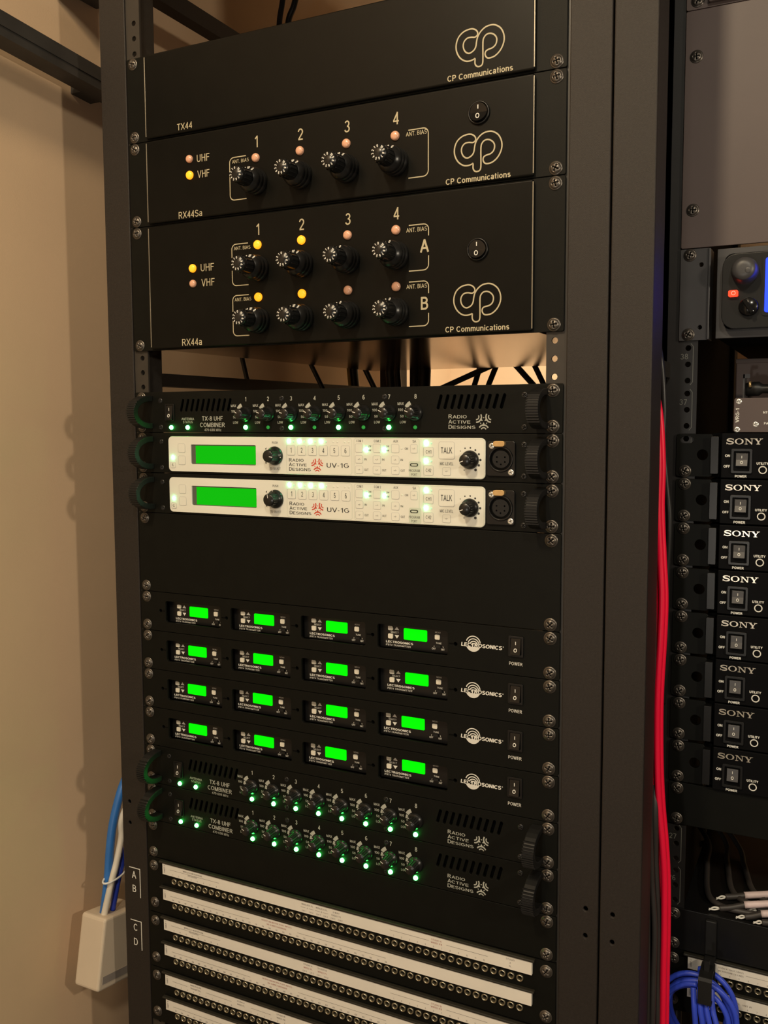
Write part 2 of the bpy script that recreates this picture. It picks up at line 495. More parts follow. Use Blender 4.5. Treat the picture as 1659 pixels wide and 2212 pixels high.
# ------------------------------------------------------------------ racks
TOP, DEPTH = 112, 720
HOLES = (6.35, 22.225, 38.1)
def make_rack(label, xc, yrail, railx, number_side):
    g = thing('equipment_rack', label, 'rack', (xc, 0, FL))
    b = -FL                                            # local z of rack z = 0
    h = b + TOP
    for s in (-1, 1):
        xa, xb = sorted((s * 243.5, s * 279.3))
        mb = MB()
        hs = [circ(s * 268, b - dz, 2.1, 12) for dz in (830.4, 856.0)]
        mb.plate(rr(xa, xb, 0, h, 0), hs, -2, .5)
        mb.box(xa, xa + 2, .5, 46, 0, h)
        mb.box(xb - 2, xb, .5, 46, 0, h)
        mb.box(xa, xb, 44, 46, 0, h)
        mb.build('post', 'powder_coat', g, bevel=2.2)
        mb = MB().box(xa, xb, DEPTH - 40, DEPTH, 0, h)
        mb.build('post', 'powder_coat', g, bevel=2)
        for za, zb in ((0, 60), (b - 347, b - 332), (h - 20, h)):
            mb = MB().box(s * 262 - 9, s * 262 + 9, 46, DEPTH - 40, za, zb)
            mb.build('side_rail', 'powder_coat', g)
    for y0, y1 in ((0, 44), (DEPTH - 40, DEPTH)):
        for za, zb in ((0, 60), (h - 20, h)):
            MB().box(-243, 243, y0, y1, za, zb).build('cross_bar', 'powder_coat', g)
    if number_side: MB().box(-279, -277.5, 47, DEPTH - 41, 61, h - 21).build('side_sheet', 'deep_black', g)
    if number_side: MB().box(-252, -250.5, 197, DEPTH - 41, 61, h - 21).build('side_sheet', 'deep_black', g)  # inner sheet added to hide lit rails and keep the interior dark
    hz = []
    for n in range(46):
        for q in HOLES: hz.append(b + n * U - 2001.0 + q)
    for s in (-1, 1):
        x0 = railx + s * 232.55
        xa, xb = (x0 - 10.9, x0 + 7.5) if s < 0 else (x0 - 7.5, x0 + 10.9)
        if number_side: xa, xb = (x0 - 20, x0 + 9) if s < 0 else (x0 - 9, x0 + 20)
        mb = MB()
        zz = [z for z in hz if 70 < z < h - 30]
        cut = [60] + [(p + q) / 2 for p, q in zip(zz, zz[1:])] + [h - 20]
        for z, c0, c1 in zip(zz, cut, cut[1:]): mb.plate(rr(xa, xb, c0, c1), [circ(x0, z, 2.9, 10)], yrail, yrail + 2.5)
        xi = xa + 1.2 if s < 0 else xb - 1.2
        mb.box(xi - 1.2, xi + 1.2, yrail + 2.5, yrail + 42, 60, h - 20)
        r = mb.build('rail', 'shaded_rail_paint' if number_side else 'lit_rail_paint', g)
        if number_side and s < 0:
            t = MB()
            for n in range(1, 47):
                z = b - 2001.0 + (n - 1) * U
                t.text(str(n), x0 - 3.6, z + U - 14.6, 5.6, yrail - .2, wd=7.2)
                t.stroke([(x0 + 2.4, z + U - 2.0), (x0 + 4.8, z + U - 5), (x0 + 4.8, z + 5), (x0 + 2.4, z + 2.0)], .6, yrail - .2)
            t.build('rail_numbers', 'print_dim', r)
    return g
R2X, R2Y = 556.5, 151.0
rack1 = make_rack('black steel equipment rack beside the beige wall, filled with radio units', 0, 0, 0, False)
rack2 = make_rack('black steel equipment rack with rails set back, holding a stack of receivers', 560.2, R2Y, R2X - 560.2, True)
for za, items in ((910, (('A', 918.4), ('B', 935.2))), (974.5, (('C', 982.9), ('D', 1000.7)))):
    MB().stroke([(-271.2, 2085 - za), (-255.2, 2085 - za)], 1.1, -2.25).stroke([(-255, 2085 - za + .5), (-255, 2085 - za - 35)], 1.1, -2.25).build('bracket_line', 'print_white', rack1)
    for c, dz in items: MB().text(c, -264, 2085 - dz, 8.6, -2.25, bold=.004).build('post_letter', 'print_white', rack1)

# ------------------------------------------------------------------ screws
def screw_mesh(r, hgt, m, washer):
    mb = MB()
    seg, R = 32, [0, .12, .22, .34, .46, .58, .70, .82, .92, 1.0]
    vs, fs, deep = [], [], set()
    for k, q in enumerate(R):
        for i in range(seg if k else 1):
            a = 2 * math.pi * i / seg + .3
            x, z = r * q * math.cos(a), r * q * math.sin(a)
            y = -hgt * math.sqrt(max(0, 1 - (q * .97) ** 2))
            if q < .62 and (abs(math.cos(a - .3)) < .24 or abs(math.sin(a - .3)) < .24 or q < .2):
                y += hgt * .42
                deep.add(len(vs))
            vs.append((x, y, z))
    for i in range(seg):
        fs.append((0, 1 + i, 1 + (i + 1) % seg))
    for k in range(1, len(R) - 1):
        a, b = 1 + (k - 1) * seg, 1 + k * seg
        for i in range(seg): fs.append((a + i, a + (i + 1) % seg, b + (i + 1) % seg, b + i))
    mb.cm = 1  # cross recess coloured black to stand for its shade
    mb.add(vs, [f for f in fs if sum(i in deep for i in f) >= len(f) - 1], True)
    mb.cm = 0
    mb.add(vs, [f for f in fs if sum(i in deep for i in f) < len(f) - 1], True)
    if washer: mb.lathe(0, 0, [(r * .9, -.7), (r * 1.2, -.6), (r * 1.22, -.1), (r * 1.22, 0)], 28)
    return mb.build('rack_screw', [m, 'deep_black'])
PROTO = {}
PROTO['rack_screw'] = screw_mesh(5.0, 3.0, 'screw_steel', True)
PROTO['small_screw'] = screw_mesh(2.8, .9, 'screw_black', False)
PROTO['small_screw'].name = 'small_screw'
PROTO['bright_screw'] = screw_mesh(2.7, .7, 'screw_bright', False)
PROTO['bright_screw'].name = 'small_screw.001'
def screws(root, h, pts, y=-3., kind='rack_screw'):
    for x, dz in pts:
        o = put(PROTO[kind], root, x, y, h - dz)
        o.rotation_euler.y = random.uniform(0, 1.5)
def rack_screws(root, n, y=-3., xs=(-232.55, 232.55), only=None):
    h = n * U
    p = [(x, dz) for x in xs for dz in (6.35, h - 6.35)]
    if only: p = [q for q in p if only(q)]
    screws(root, h, p, y)

def ear_plate(n, gap=.3, holes=(), half=241.3, r=1.5):
    return rr(-half, half, gap, n * U - gap, r, 2)

# ------------------------------------------------------------------ radio units with a raised black cover (three at the top)
LOGO_PX = [(515, 580), (515, 635), (530, 664), (555, 673), (588, 660), (604, 630), (607, 560), (607, 390), (620, 335), (652, 298), (700, 287), (745, 308), (767, 350),
           (757, 410), (720, 452), (668, 474), (640, 496), (632, 530), (646, 562), (678, 573), (745, 548), (808, 482), (848, 390), (850, 305), (818, 232), (765, 195),
           (710, 188), (640, 212), (585, 262), (548, 325), (533, 385), (525, 440), (500, 486), (446, 520), (400, 497), (379, 440), (390, 385), (424, 346), (470, 333),
           (515, 332), (544, 305), (542, 268), (510, 241), (460, 238), (385, 270), (325, 335), (298, 420), (303, 500), (340, 570), (400, 608), (455, 607), (498, 590)]
lg = [pt(930 + x * .18686, 20 + y * .18686, 1, -7) for x, y in LOGO_PX]
lgc = (sum(p[0] for p in lg) / len(lg), sum(p[2] for p in lg) / len(lg))
xs_ = [p[0] for p in lg]; zs_ = [p[2] for p in lg]
lgc = ((min(xs_) + max(xs_)) / 2, (min(zs_) + max(zs_)) / 2)
LOGO = [(p[0] - lgc[0], p[2] - lgc[1]) for p in lg]

DIAL = {}
def turn_dial(root, x, z, rot):
    """ten-turn counting dial: grooved skirt with a small numbered knob in front"""
    if not DIAL:
        mb = MB()
        mb.lathe(0, 0, [(12.6, 0), (13.2, -.6), (13.2, -5), (12.2, -5.4), (12.2, -6.4), (12.9, -6.8), (12.9, -10.5), (12.2, -10.9), (12.2, -11.6), (12.4, -12), (11.6, -15.0), (8.2, -17.5)], 36)
        d = mb.build('dial_skirt', 'knob_black')
        mb = MB()
        n = 28
        vs, fs = [], []
        prof = [(8.2, -17.2), (8.2, -18), (7.9, -33), (7.2, -36.0), (0, -36.3)]
        mb.lathe(0, 0, prof, 30)
        for i in range(14):
            a = 2 * math.pi * i / 14
            c, s_ = math.cos(a), math.sin(a)
            for yy0, yy1 in ((-19, -31),):
                mb.box(8.1 * c - .5, 8.1 * c + .5, yy1, yy0, 8.1 * s_ - .5, 8.1 * s_ + .5)
        k = mb.build('dial_knob', 'knob_black')
        t = MB()
        for i in range(11):
            a = math.radians(90 + 6 + i * 31.0)
            t.text(str(i), 5.6 * math.cos(a), 5.6 * math.sin(a), 2.3, -36.5, rot=a - math.pi / 2, bold=.03)
        t2 = t.build('dial_numbers', 'print_white')
        u = MB()
        for i, q in enumerate(('0', '10', '20', '30', '40')):
            a = math.radians(62 + i * 28)
            px = []
            vs, fs = glyphs(q, .03)
            x0, x1 = min(v[0] for v in vs), max(v[0] for v in vs)
            kk = 2.7
            out = []
            for va, vb, li in vs:
                lx, lz = (va - (x0 + x1) / 2) * kk, vb * kk
                rad = 9.0 + lz
                ang = a - lx / 10.2
                yy = -17.3 + (rad - 8.4) * (2.4 / 3.2) - .35
                out.append((rad * math.cos(ang), yy, rad * math.sin(ang)))
            u.add(out, fs)
        u2 = u.build('skirt_numbers', 'print_white')
        DIAL.update(s=d, k=k, t=t2, u=u2)
        for q in DIAL.values(): COL.objects.unlink(q)
    s = DIAL['s'].copy(); COL.objects.link(s); s.parent = root; s.location = (x * MM, -7.0 * MM, z * MM)
    k = DIAL['k'].copy(); COL.objects.link(k); k.parent = s
    t = DIAL['t'].copy(); COL.objects.link(t); t.parent = s
    u = DIAL['u'].copy(); COL.objects.link(u); u.parent = s
    u.rotation_euler.y = rot

LED = {}
def led(root, x, y, z, r, hgt, m, name='indicator_led'):
    k = (r, hgt, m)
    if k not in LED:
        mb = MB().lathe(0, 0, [(r, 0), (r, -hgt * .45), (r * .86, -hgt * .75), (r * .5, -hgt * .95), (0, -hgt)], 18)
        o = mb.build(name, m)
        COL.objects.unlink(o)
        LED[k] = o
    o = LED[k].copy()
    COL.objects.link(o)
    o.parent = root
    o.location = (x * MM, y * MM, z * MM)
    return o

def oval_rocker(root, x, z):
    mb = MB()
    mb.lathe(x, z, [(9.2, -7), (10.2, -7.4), (10.2, -8.6), (9.4, -9.4), (8.6, -9.0), (8.4, -7.4), (8.4, -7)], 36)
    b = mb.build('switch_bezel', 'black_satin', root)
    mb = MB()
    pl = circ(x, z, 8.0, 32)
    n = len(pl)
    vs = [(a, -8.4 - (1.7 if c > z else 3.4) * abs(c - z) / 8.0 - .6, c) for a, c in pl] + [(a, -7, c) for a, c in pl] + [(x, -8.7, z)]
    fs = [(i, (i + 1) % n, n + (i + 1) % n, n + i) for i in range(n)] + [(i, (i + 1) % n, 2 * n) for i in range(n)]
    mb.add(vs, fs, False)
    k = mb.build('rocker', 'black_gloss', root)
    t = MB()
    yf = -11.6
    t.stroke([(x, z + 6.2), (x, z + 2.6)], .9, -10.4)
    t.stroke([(x + 1.5 * math.cos(a * .5236), z - 3.6 + 1.9 * math.sin(a * .5236)) for a in range(12)], .8, -11.7, True)
    t.build('switch_marks', 'print_white', k)

def cover_unit(u, n, name, label, cat):
    h = n * U
    g = thing(name, label, cat, (0, 0, -(u + n) * U))
    MB().plate(ear_plate(n), [], -3, 0).build('ears', 'black_panel', g, bevel=.5)
    mb = MB().box(-214, 214, -7, -3.05, 1.3, h - 1.3)
    mb.build('front_cover', 'cover_black', g, bevel=2.2, seg=5)
    for s_ in (-1, 1): MB().box(s_ * 213.7 - .55, s_ * 213.7 + .55, -7.15, -5.6, 3.4, h - 3.4).build('edge_highlight', 'highlight_tone', g, bevel=.3)  # added strips: the edge highlight put into colour
    MB().box(-213, 213, .1, 528, 2, h - 3).build('chassis', 'chassis_metal', g)
    rack_screws(g, n)
    return g, h

def logo(root, x, z, h, y=-7.15):
    t = MB()
    pts = spline([(x + a, z + b, 0) for a, b in LOGO], 3, True)
    t.stroke([(p.x, p.y) for p in pts], 1.25, y, True)
    t.text('CP Communications', x, z - 22.5, 5.0, y, wd=61.5, bold=.012)
    t.build('logo_print', 'print_gold', root)

YF7 = -7.15
g, h = cover_unit(0, 2, 'combiner_unit', 'plain black two-unit radio panel with a gold logo, topmost in its rack', 'radio unit')
logo(g, 164.0, h - 60.0, h)
MB().text('TX44', -162, h - 81.3, 6.6, YF7, wd=19.5).build('lettering', 'print_gold', g)

def bracket(t, x, z0, z1, s, y, gap=None):
    """three-sided bracket line with rounded corners; s = -1 opens right, +1 opens left"""
    r, L = 5, 20
    a = [(x - s * L, z1), (x - s * r, z1)] + [(x - s * r + s * r * math.sin(i * math.pi / 10), z1 - r + r * math.cos(i * math.pi / 10)) for i in range(1, 6)]
    b = [(x - s * L, z0), (x - s * r, z0)] + [(x - s * r + s * r * math.sin(i * math.pi / 10), z0 + r - r * math.cos(i * math.pi / 10)) for i in range(1, 6)]
    if gap:
        t.stroke(a + [(x, gap[1])], .95, y)
        t.stroke(b + [(x, gap[0])], .95, y)
    else:
        t.stroke(a + b[::-1], .95, y)

CH = (-73.6, -21.9, 29.8, 81.3)
g, h = cover_unit(2, 2, 'antenna_receiver', 'black two-unit radio panel with one row of four dials and a gold logo', 'radio unit')
logo(g, 162.6, h - 61.2, h)
t = Marks(g, 'print_gold')
for i, x in enumerate(CH): t.text(str(i + 1), x + .6, h - 20.2, 11.2, YF7)
bracket(t, -105.8, h - 74.4, h - 32.2, -1, YF7)
bracket(t, 114.6, h - 75.8, h - 32.8, 1, YF7)
t.text('ANT. BIAS', -92.6, h - 36.4, 3.5, YF7, wd=20.5)
t.text('ANT. BIAS', 102.6, h - 36.2, 3.9, YF7, wd=21)
t.text('UHF', -139, h - 27.4, 7.4, YF7, wd=16)
t.text('VHF', -139, h - 43.4, 7.4, YF7, wd=15.5)
t.text('RX44Sa', -157, h - 82.6, 7, YF7, wd=30.5)
t.build('lettering', 'print_gold', g)
for i, x in enumerate(CH):
    led(g, x, -7, h - 36, 4.3, 3.6, 'led_off')
    turn_dial(g, x, h - 59.6, (.15, .1, .0, -.05)[i])
led(g, -156.2, -7, h - 26.8, 4.0, 3.4, 'led_off')
led(g, -156.2, -7, h - 43.2, 4.3, 3.4, 'led_amber')
oval_rocker(g, 163.7, h - 27.4)

g, h = cover_unit(4, 3, 'antenna_receiver', 'black three-unit radio panel with two rows of four dials marked A and B', 'radio unit')
logo(g, 162.4, h - 104.6, h)
t = Marks(g, 'print_gold')
for i, x in enumerate(CH): t.text(str(i + 1), x + .8, h - 17.4, 11.2, YF7)
for row, (zt, zb, zm, c) in enumerate(((29.7, 71.4, 49.5, 'A'), (81.4, 122.4, 101.8, 'B'))):
    bracket(t, -105, h - zb, h - zt, -1, YF7, (h - zm - 6.5, h - zm + 6.5) if row == 0 else (h - zm - 4, h - zm + 4))
    bracket(t, 114.9, h - zb, h - zt, 1, YF7, (h - zm - 9, h - zm + 9))
    t.text('ANT. BIAS', -92.3, h - zt - 4.2, 3.5, YF7, wd=20.5)
    t.text('ANT. BIAS', 102.8, h - zt - 4.3, 3.9, YF7, wd=21)
    t.text(c, 110.8, h - zm, 11.6, YF7, bold=.012)
t.text('UHF', -136.5, h - 50, 7.6, YF7, wd=17)
t.text('VHF', -136, h - 65.4, 7.6, YF7, wd=17)
t.text('RX44a', -158.5, h - 126.2, 7.2, YF7, wd=26)
t.build('lettering', 'print_gold', g)
for i, x in enumerate(CH):
    for zz in (32.6, 84.7):
        led(g, x + .6, -7, h - zz, 4.4, 3.6, 'led_amber' if i < 2 else 'led_off')
        turn_dial(g, x + .4, h - zz - 23.6, (.1, .0, -.45, -.4)[i])
led(g, -155, -7, h - 49.9, 4.3, 3.4, 'led_amber')
led(g, -155, -7, h - 65.7, 4.0, 3.4, 'led_off')
oval_rocker(g, 163, h - 57.3)

# ------------------------------------------------------------------ shared pieces: handles, rockers, logos, knobs
HANDLE = {}
def handle(root, x, z):
    if not HANDLE:
        mb = MB()
        hw = 5.4
        N = 14
        out_, in_ = [], []
        for i in range(N + 1):
            a = math.pi * i / N
            out_.append((-30.5 * math.sin(a) ** .8, 18.2 * math.cos(a)))
            in_.append((-24.0 * math.sin(a) ** .85, 12.0 * math.cos(a)))
        vs = []
        for x_ in (-hw, hw):
            vs += [(x_, y, q) for y, q in out_] + [(x_, y, q) for y, q in in_]
        n = N + 1
        fs = []
        for i in range(N):
            fs += [(i, i + 1, n + i + 1, n + i), (2 * n + i, 2 * n + i + 1, 3 * n + i + 1, 3 * n + i),
                   (i, i + 1, 2 * n + i + 1, 2 * n + i), (n + i, n + i + 1, 3 * n + i + 1, 3 * n + i)]
        for i in (0, N): fs.append((i, n + i, 3 * n + i, 2 * n + i))
        mb.add(vs, fs)
        o = mb.build('handle', 'black_rubber', bevel=.8)
        mb = MB()
        for k in range(11):
            q = (k - 5) * 2.3
            a = math.acos(max(-1, min(1, q / 18.2)))
            y = -30.5 * math.sin(a) ** .8
            mb.box(-hw - .2, hw + .2, y - .75, y + 1.0, q - .65, q + .65)
        r = mb.build('grip_ridges', 'black_rubber')
        HANDLE.update(o=o, r=r)
        COL.objects.unlink(o); COL.objects.unlink(r)
    o = HANDLE['o'].copy(); COL.objects.link(o); o.parent = root; o.location = (x * MM, -3 * MM, z * MM)
    r = HANDLE['r'].copy(); COL.objects.link(r); r.parent = o

def rocker(root, x, z, wd, ht, y, bez=2.0, m='black_gloss', up=True):
    """rectangular rocker switch: frame, tilted rocker and its I / O marks"""
    W2, H2 = wd / 2 + bez, ht / 2 + bez
    mb = MB().plate(rr(x - W2, x + W2, z - H2, z + H2, 1.0, 2), [rr(x - wd / 2 - .3, x + wd / 2 + .3, z - ht / 2 - .3, z + ht / 2 + .3)], y - 1.6, y - .02)
    b = mb.build('switch_bezel', 'black_satin', root, bevel=.3)
    mb = MB()
    ya, ym, yb = (y - 1.4, y - 2.2, y - 4.2)
    pr = [(ya, z + ht / 2), (ym, z), (yb, z - ht / 2)]
    vs = []
    for xx in (x - wd / 2, x + wd / 2):
        vs += [(xx, a, c) for a, c in pr] + [(xx, y, z + ht / 2), (xx, y, z - ht / 2)]
    mb.add(vs, [(0, 1, 2, 4, 3), (5, 6, 7, 9, 8), (0, 1, 6, 5), (1, 2, 7, 6), (2, 4, 9, 7), (0, 3, 8, 5)])
    k = mb.build('rocker', m, root, bevel=.25)
    t = MB()
    s = ht / 14
    t.add([(x - .35 * s, ya - .55 - .35, z + 4.6 * s), (x + .35 * s, ya - .55 - .35, z + 4.6 * s), (x + .35 * s, ym - .1, z + 1.6 * s), (x - .35 * s, ym - .1, z + 1.6 * s)], [(0, 1, 2, 3)])
    n = 14
    ring = []
    for rad in (1, .62):
        for i in range(n):
            a = 2 * math.pi * i / n
            zz = -3.0 * s + rad * 1.7 * s * math.sin(a)
            ring.append((x + rad * 1.5 * s * math.cos(a), ym + (yb - ym) * (-zz) / (ht / 2) - .12, z + zz))
    t.add(ring, [(i, (i + 1) % n, n + (i + 1) % n, n + i) for i in range(n)])
    t.build('switch_marks', 'print_white', k)

def rad_logo(t, x, z, R, y):
    for a0 in (-90, 30, 150):
        a = math.radians(a0)
        d = (math.cos(a), math.sin(a))
        px, pz = x + d[0] * R, z + d[1] * R
        back = a + math.pi
        for rad, wd, sp in ((.30, .13, 68), (.60, .16, 62)):
            t.stroke([(px + rad * R * math.cos(back + math.radians(q)), pz + rad * R * math.sin(back + math.radians(q))) for q in range(-sp, sp + 1, 12)], wd * R, y)
        nx, nz = -d[1], d[0]
        t.flat([(x + d[0] * .10 * R, z + d[1] * .10 * R), (x + d[0] * .50 * R + nx * .22 * R, z + d[1] * .50 * R + nz * .22 * R), (x + d[0] * .50 * R - nx * .22 * R, z + d[1] * .50 * R - nz * .22 * R)], y)
        b = a + math.pi
        t.stroke([(x + .42 * R * math.cos(b + q), z + .42 * R * math.sin(b + q)) for q in (-.18, .18)], .10 * R, y)

def rad_words(t, x, z0, y, k=1.0):
    for i, (wd, width) in enumerate((('RADIO', 18.0), ('ACTIVE', 21.6), ('DESIGNS', 26.6))):
        z = z0 - i * 4.85 * k
        cap, rest = wd[0], wd[1:]
        w1 = 4.0 * k
        t.text(cap, x, z + .2 * k, 3.7 * k, y, 'L', wd=w1 * .9, bold=.006)
        t.text(rest, x + w1 * 1.02, z - .15 * k, 2.9 * k, y, 'L', wd=(width - 4.0) * k, bold=.004)

KNOB = {}
def knob(root, x, y, z, r, name='knob', ptr=None, rot=0., m='knob_black', hgt=14.):
    k = (r, hgt, m)
    if k not in KNOB:
        mb = MB()
        mb.lathe(0, 0, [(r, 0), (r * 1.02, -.6), (r, -1.6), (r * .88, -3.2), (r * .68, -4.2), (r * .66, -hgt + .8), (r * .58, -hgt), (0, -hgt - .05)], 30)
        for i in range(16):
            a = 2 * math.pi * i / 16
            c, s_ = r * .66 * math.cos(a), r * .66 * math.sin(a)
            mb.box(c - .3, c + .3, -hgt + 1.5, -4.6, s_ - .3, s_ + .3)
        o = mb.build(name, m)
        COL.objects.unlink(o)
        KNOB[k] = o
    o = KNOB[k].copy()
    COL.objects.link(o)
    o.parent = root
    o.location = (x * MM, y * MM, z * MM)
    if ptr:
        p = MB().stroke([(0, r * .62), (0, r * .2)], .7, -hgt - .12)
        p.stroke([(0, r * .95), (0, r * .74)], .9, -3.3)
        q = p.build('pointer_mark', 'print_white', o)
        q.rotation_euler.y = rot
    return o

def vent_slots(x0, h, n=10):
    return [slot(x0 - 1.5 + i * 6.9, h - 20.6, x0 + 1.5 + i * 6.9, h - 9.8, 3.0) for i in range(n)]

# ------------------------------------------------------------------ signal combiners with eight small knobs (three units)
def combiner(u, label, lit):
    h = U
    g = thing('signal_combiner', label, 'combiner', (0, 0, -(u + 1) * U), 'eight-channel combiners')
    holes = vent_slots(-177.1, h) + vent_slots(124.2, h)
    MB().plate(ear_plate(1), holes, -3, 0).build('faceplate', 'black_panel', g, bevel=.4)
    MB().box(-216, 216, 3.5, 300, 1.5, h - 1.5).build('chassis', 'deep_black', g)
    rack_screws(g, 1)
    for s in (-1, 1):
        handle(g, s * 222.6, h / 2)
        screws(g, h, [(s * 206.5, 9.9), (s * 206.5, 38.8)], -3, 'small_screw')
    screws(g, h, [(67, 9.5), (67, 40), (-50, 9.5), (-50, 40)], -3, 'small_screw')
    y = -3.15
    t = MB()
    X = [-94.2 + 27.66 * i for i in range(8)]
    for i, x in enumerate(X):
        t.text(str(i + 1), x + .3, h - 9.6, 4.4, y, bold=.01)
        t.text('MAX', x - 15.2, h - 16.3, 2.6, y, wd=6.6, bold=.006)
        t.text('100', x - 15.4, h - 22.1, 2.5, y, wd=5.4, bold=.006)
        t.text('50', x - 14.0, h - 28.2, 2.4, y, wd=3.6, bold=.006)
        t.text('LOW', x - 12.8, h - 33.8, 2.4, y, wd=6.4, bold=.006)
        for a0, a1, r0, r1 in ((118, 150, 8.9, 12.6), (154, 176, 8.9, 11.2), (180, 205, 8.9, 9.9)):
            n = 5
            aa = [math.radians(a0 + (a1 - a0) * q / n) for q in range(n + 1)]
            po = [(x + r1 * math.cos(q), h - 25 + r1 * math.sin(q)) for q in aa]
            pi_ = [(x + r0 * math.cos(q), h - 25 + r0 * math.sin(q)) for q in aa]
            t.add([(a, y, c) for a, c in po + pi_], [(q, q + 1, n + 2 + q, n + 1 + q) for q in range(n)])
    t.text('TX-8 UHF', -137, h - 29.4, 4.7, y, wd=27, bold=.008)
    t.text('COMBINER', -137, h - 36.2, 4.7, y, wd=32.5, bold=.008)
    t.text('470-698 MHz', -136.6, h - 41.5, 2.7, y, wd=22)
    t.text('ANTENNA', -169.5, h - 29.7, 2.5, y, wd=17)
    t.text('STATUS', -169.5, h - 33.2, 2.5, y, wd=13)
    t.build('lettering', 'print_grey', g)['kind'] = 'stuff'
    t = MB()
    rad_words(t, 133.4, h - 28.9, y)
    t.build('brand_words', 'print_grey', g)
    t = MB()
    rad_logo(t, 168.0, h - 33.4, 8.2, y)
    t.build('emblem', 'print_grey', g)
    for i, x in enumerate(X):
        knob(g, x, -3, h - 25, 8.0, ptr=True, rot=math.radians(-60 - 8 * (i % 3)), hgt=14.5)
        led(g, x, -3, h - 38.8, 2.3 if lit[i] else 1.9, 2.3 if lit[i] else 1.2, 'led_green' if lit[i] else 'led_green_dim')
    for x in (-191.8, -169.6): led(g, x, -3, h - 38.9, 2.3, 2.3, 'led_green')
    rocker(g, -193.2, h - 22.8, 9.0, 15.5, -3, 1.6)
    return g
combiner(8, 'black eight-knob combiner with every other knob light lit, above the white units', (1, 0, 1, 0, 1, 0, 1, 0))

# ------------------------------------------------------------------ white-bezel intercom units (two)
def intercom(u, label):
    h = U
    g = thing('intercom_base_station', label, 'intercom', (0, 0, -(u + 1) * U), 'white-bezel base stations')
    MB().plate(ear_plate(1), [], -3, 0).build('faceplate', 'black_panel', g, bevel=.4)
    MB().box(-216, 216, .2, 280, 1.5, h - 1.5).build('chassis', 'deep_black', g)
    rack_screws(g, 1)
    for s in (-1, 1):
        handle(g, s * 222.6, h / 2)
        screws(g, h, [(s * 206.5, 10), (s * 206.5, 38.6)], -3, 'small_screw')
    Y = -5.0
    bez = rr(-195.2, 170.6, h - 42.0, h - 4.2, 4.5, 4)
    win = rr(-165, -81.2, h - 33.8, h - 12.8, 1.2, 2)
    MB().plate(bez, [win], Y, -3.02).build('white_bezel', 'bezel_white', g, bevel=.45)
    s = MB().plate(rr(-164.8, -81.4, h - 33.6, h - 13.0), [rr(-159.5, -82.0, h - 33.0, h - 14.0)], -3.6, -3.03)
    s.build('display_frame', 'lcd_frame', g)
    MB().plate(rr(-159.5, -82.0, h - 33.0, h - 14.0), [], -3.5, -3.03).build('display', 'lcd_green', g)
    y = Y - .12
    p = MB()
    for x0, x1, z0, z1 in ((-43.5, 32.0, 41.0, 5.0), (34.5, 104.5, 41.0, 5.0), (108.5, 169.4, 41.2, 5.0)):
        p.stroke(rr(x0, x1, h - z0, h - z1, 2.5, 3), .35, y, True)
    p.build('panel_outline', 'bezel_tint', g)
    q = MB().flat(rr(93.6, 106.6, h - 41.4, h - 26.5, 1.5, 3), y + .02)
    q.build('port_surround', 'bezel_tint', g)
    # buttons: slightly raised membrane pads with an outline
    def btn(x, dz, wd, ht):
        b = MB().plate(rr(x - wd / 2, x + wd / 2, h - dz - ht / 2, h - dz + ht / 2, 1.4, 3), [], Y - .35, Y)
        o = b.build('button', 'bezel_white', g)
        e = MB().stroke(rr(x - wd / 2, x + wd / 2, h - dz - ht / 2, h - dz + ht / 2, 1.4, 3), .32, Y - .40, True)
        e.build('button_outline', 'button_line', o)
    for dz in (16.6, 29.8): btn(-177, dz, 9.2, 9.4)
    btn(-189.2, 35, 6.6, 6.4)
    NX = [-37.9 + 12.6 * i for i in range(6)]
    for x in NX: btn(x, 17.4, 9.6, 10.0)
    for x in (40.2, 59.6, 79.3):
        for dz in (14.5, 25.4, 35.6): btn(x, dz, 8.2, 8.2 if dz < 20 else 7.6)
    btn(99.1, 14.5, 7.2, 8.2)
    btn(114.1, 17.3, 9.6, 9.2)
    btn(114.1, 34.8, 9.6, 9.2)
    btn(132.4, 15.8, 15.6, 15.8)
    btn(132.4, 35.3, 8.0, 7.6)
    k = MB()
    yb = Y - .45
    for i, x in enumerate(NX): k.text(str(i + 1), x, h - 17.4, 5.2, yb, sx=.75)
    k.text('TALK', 132.4, h - 15.8, 5.6, yb, wd=11.4, bold=.004)
    k.text('CH1', 114.1, h - 17.3, 3.4, yb, wd=5.6)
    k.text('CH2', 114.1, h - 34.8, 3.4, yb, wd=5.6)
    for x in (40.2, 59.6, 79.3):
        for dz in (25.4, 35.6): k.text('+/-', x, h - dz, 1.5, yb, wd=3.0)
    k.text('+/-', 99.1, h - 14.5, 1.5, yb, wd=3.0)
    k.text('+/-', 132.4, h - 35.3, 1.5, yb, wd=3.0)
    k.text('MIC LEVEL', 132.4, h - 28.2, 2.7, y, wd=13.4)
    k.text('PUSH', -57.4, h - 10.0, 2.5, y, wd=6.8)
    k.text('TO SELECT', -57.4, h - 36.6, 2.5, y, wd=13)
    for s_, x in (('COM 1', 40.6), ('COM 2', 60.0), ('AUX', 79.7), ('SA', 99.3)): k.text(s_, x, h - 7.6, 2.4, y, wd={'COM 1': 6.8, 'COM 2': 7.4, 'AUX': 5.0, 'SA': 3.4}[s_])
    for x in (40.2, 59.6, 79.3):
        k.text('IN', x + 6.8, h - 25.4, 2.0, y, wd=2.4)
        k.text('OUT', x + 7.8, h - 35.6, 2.2, y, wd=4.4)
    for x in (40.2, 59.6):
        k.text('2W', x + 11.6, h - 12.6, 1.7, y, wd=3.2)
        k.text('4W', x + 11.6, h - 16.6, 1.7, y, wd=3.2)
    k.text('ON', 91.0, h - 14.6, 2.1, y, wd=3.4)
    k.text('PROGRAM', 99.2, h - 35.4, 2.5, y - .03, wd=11.4)
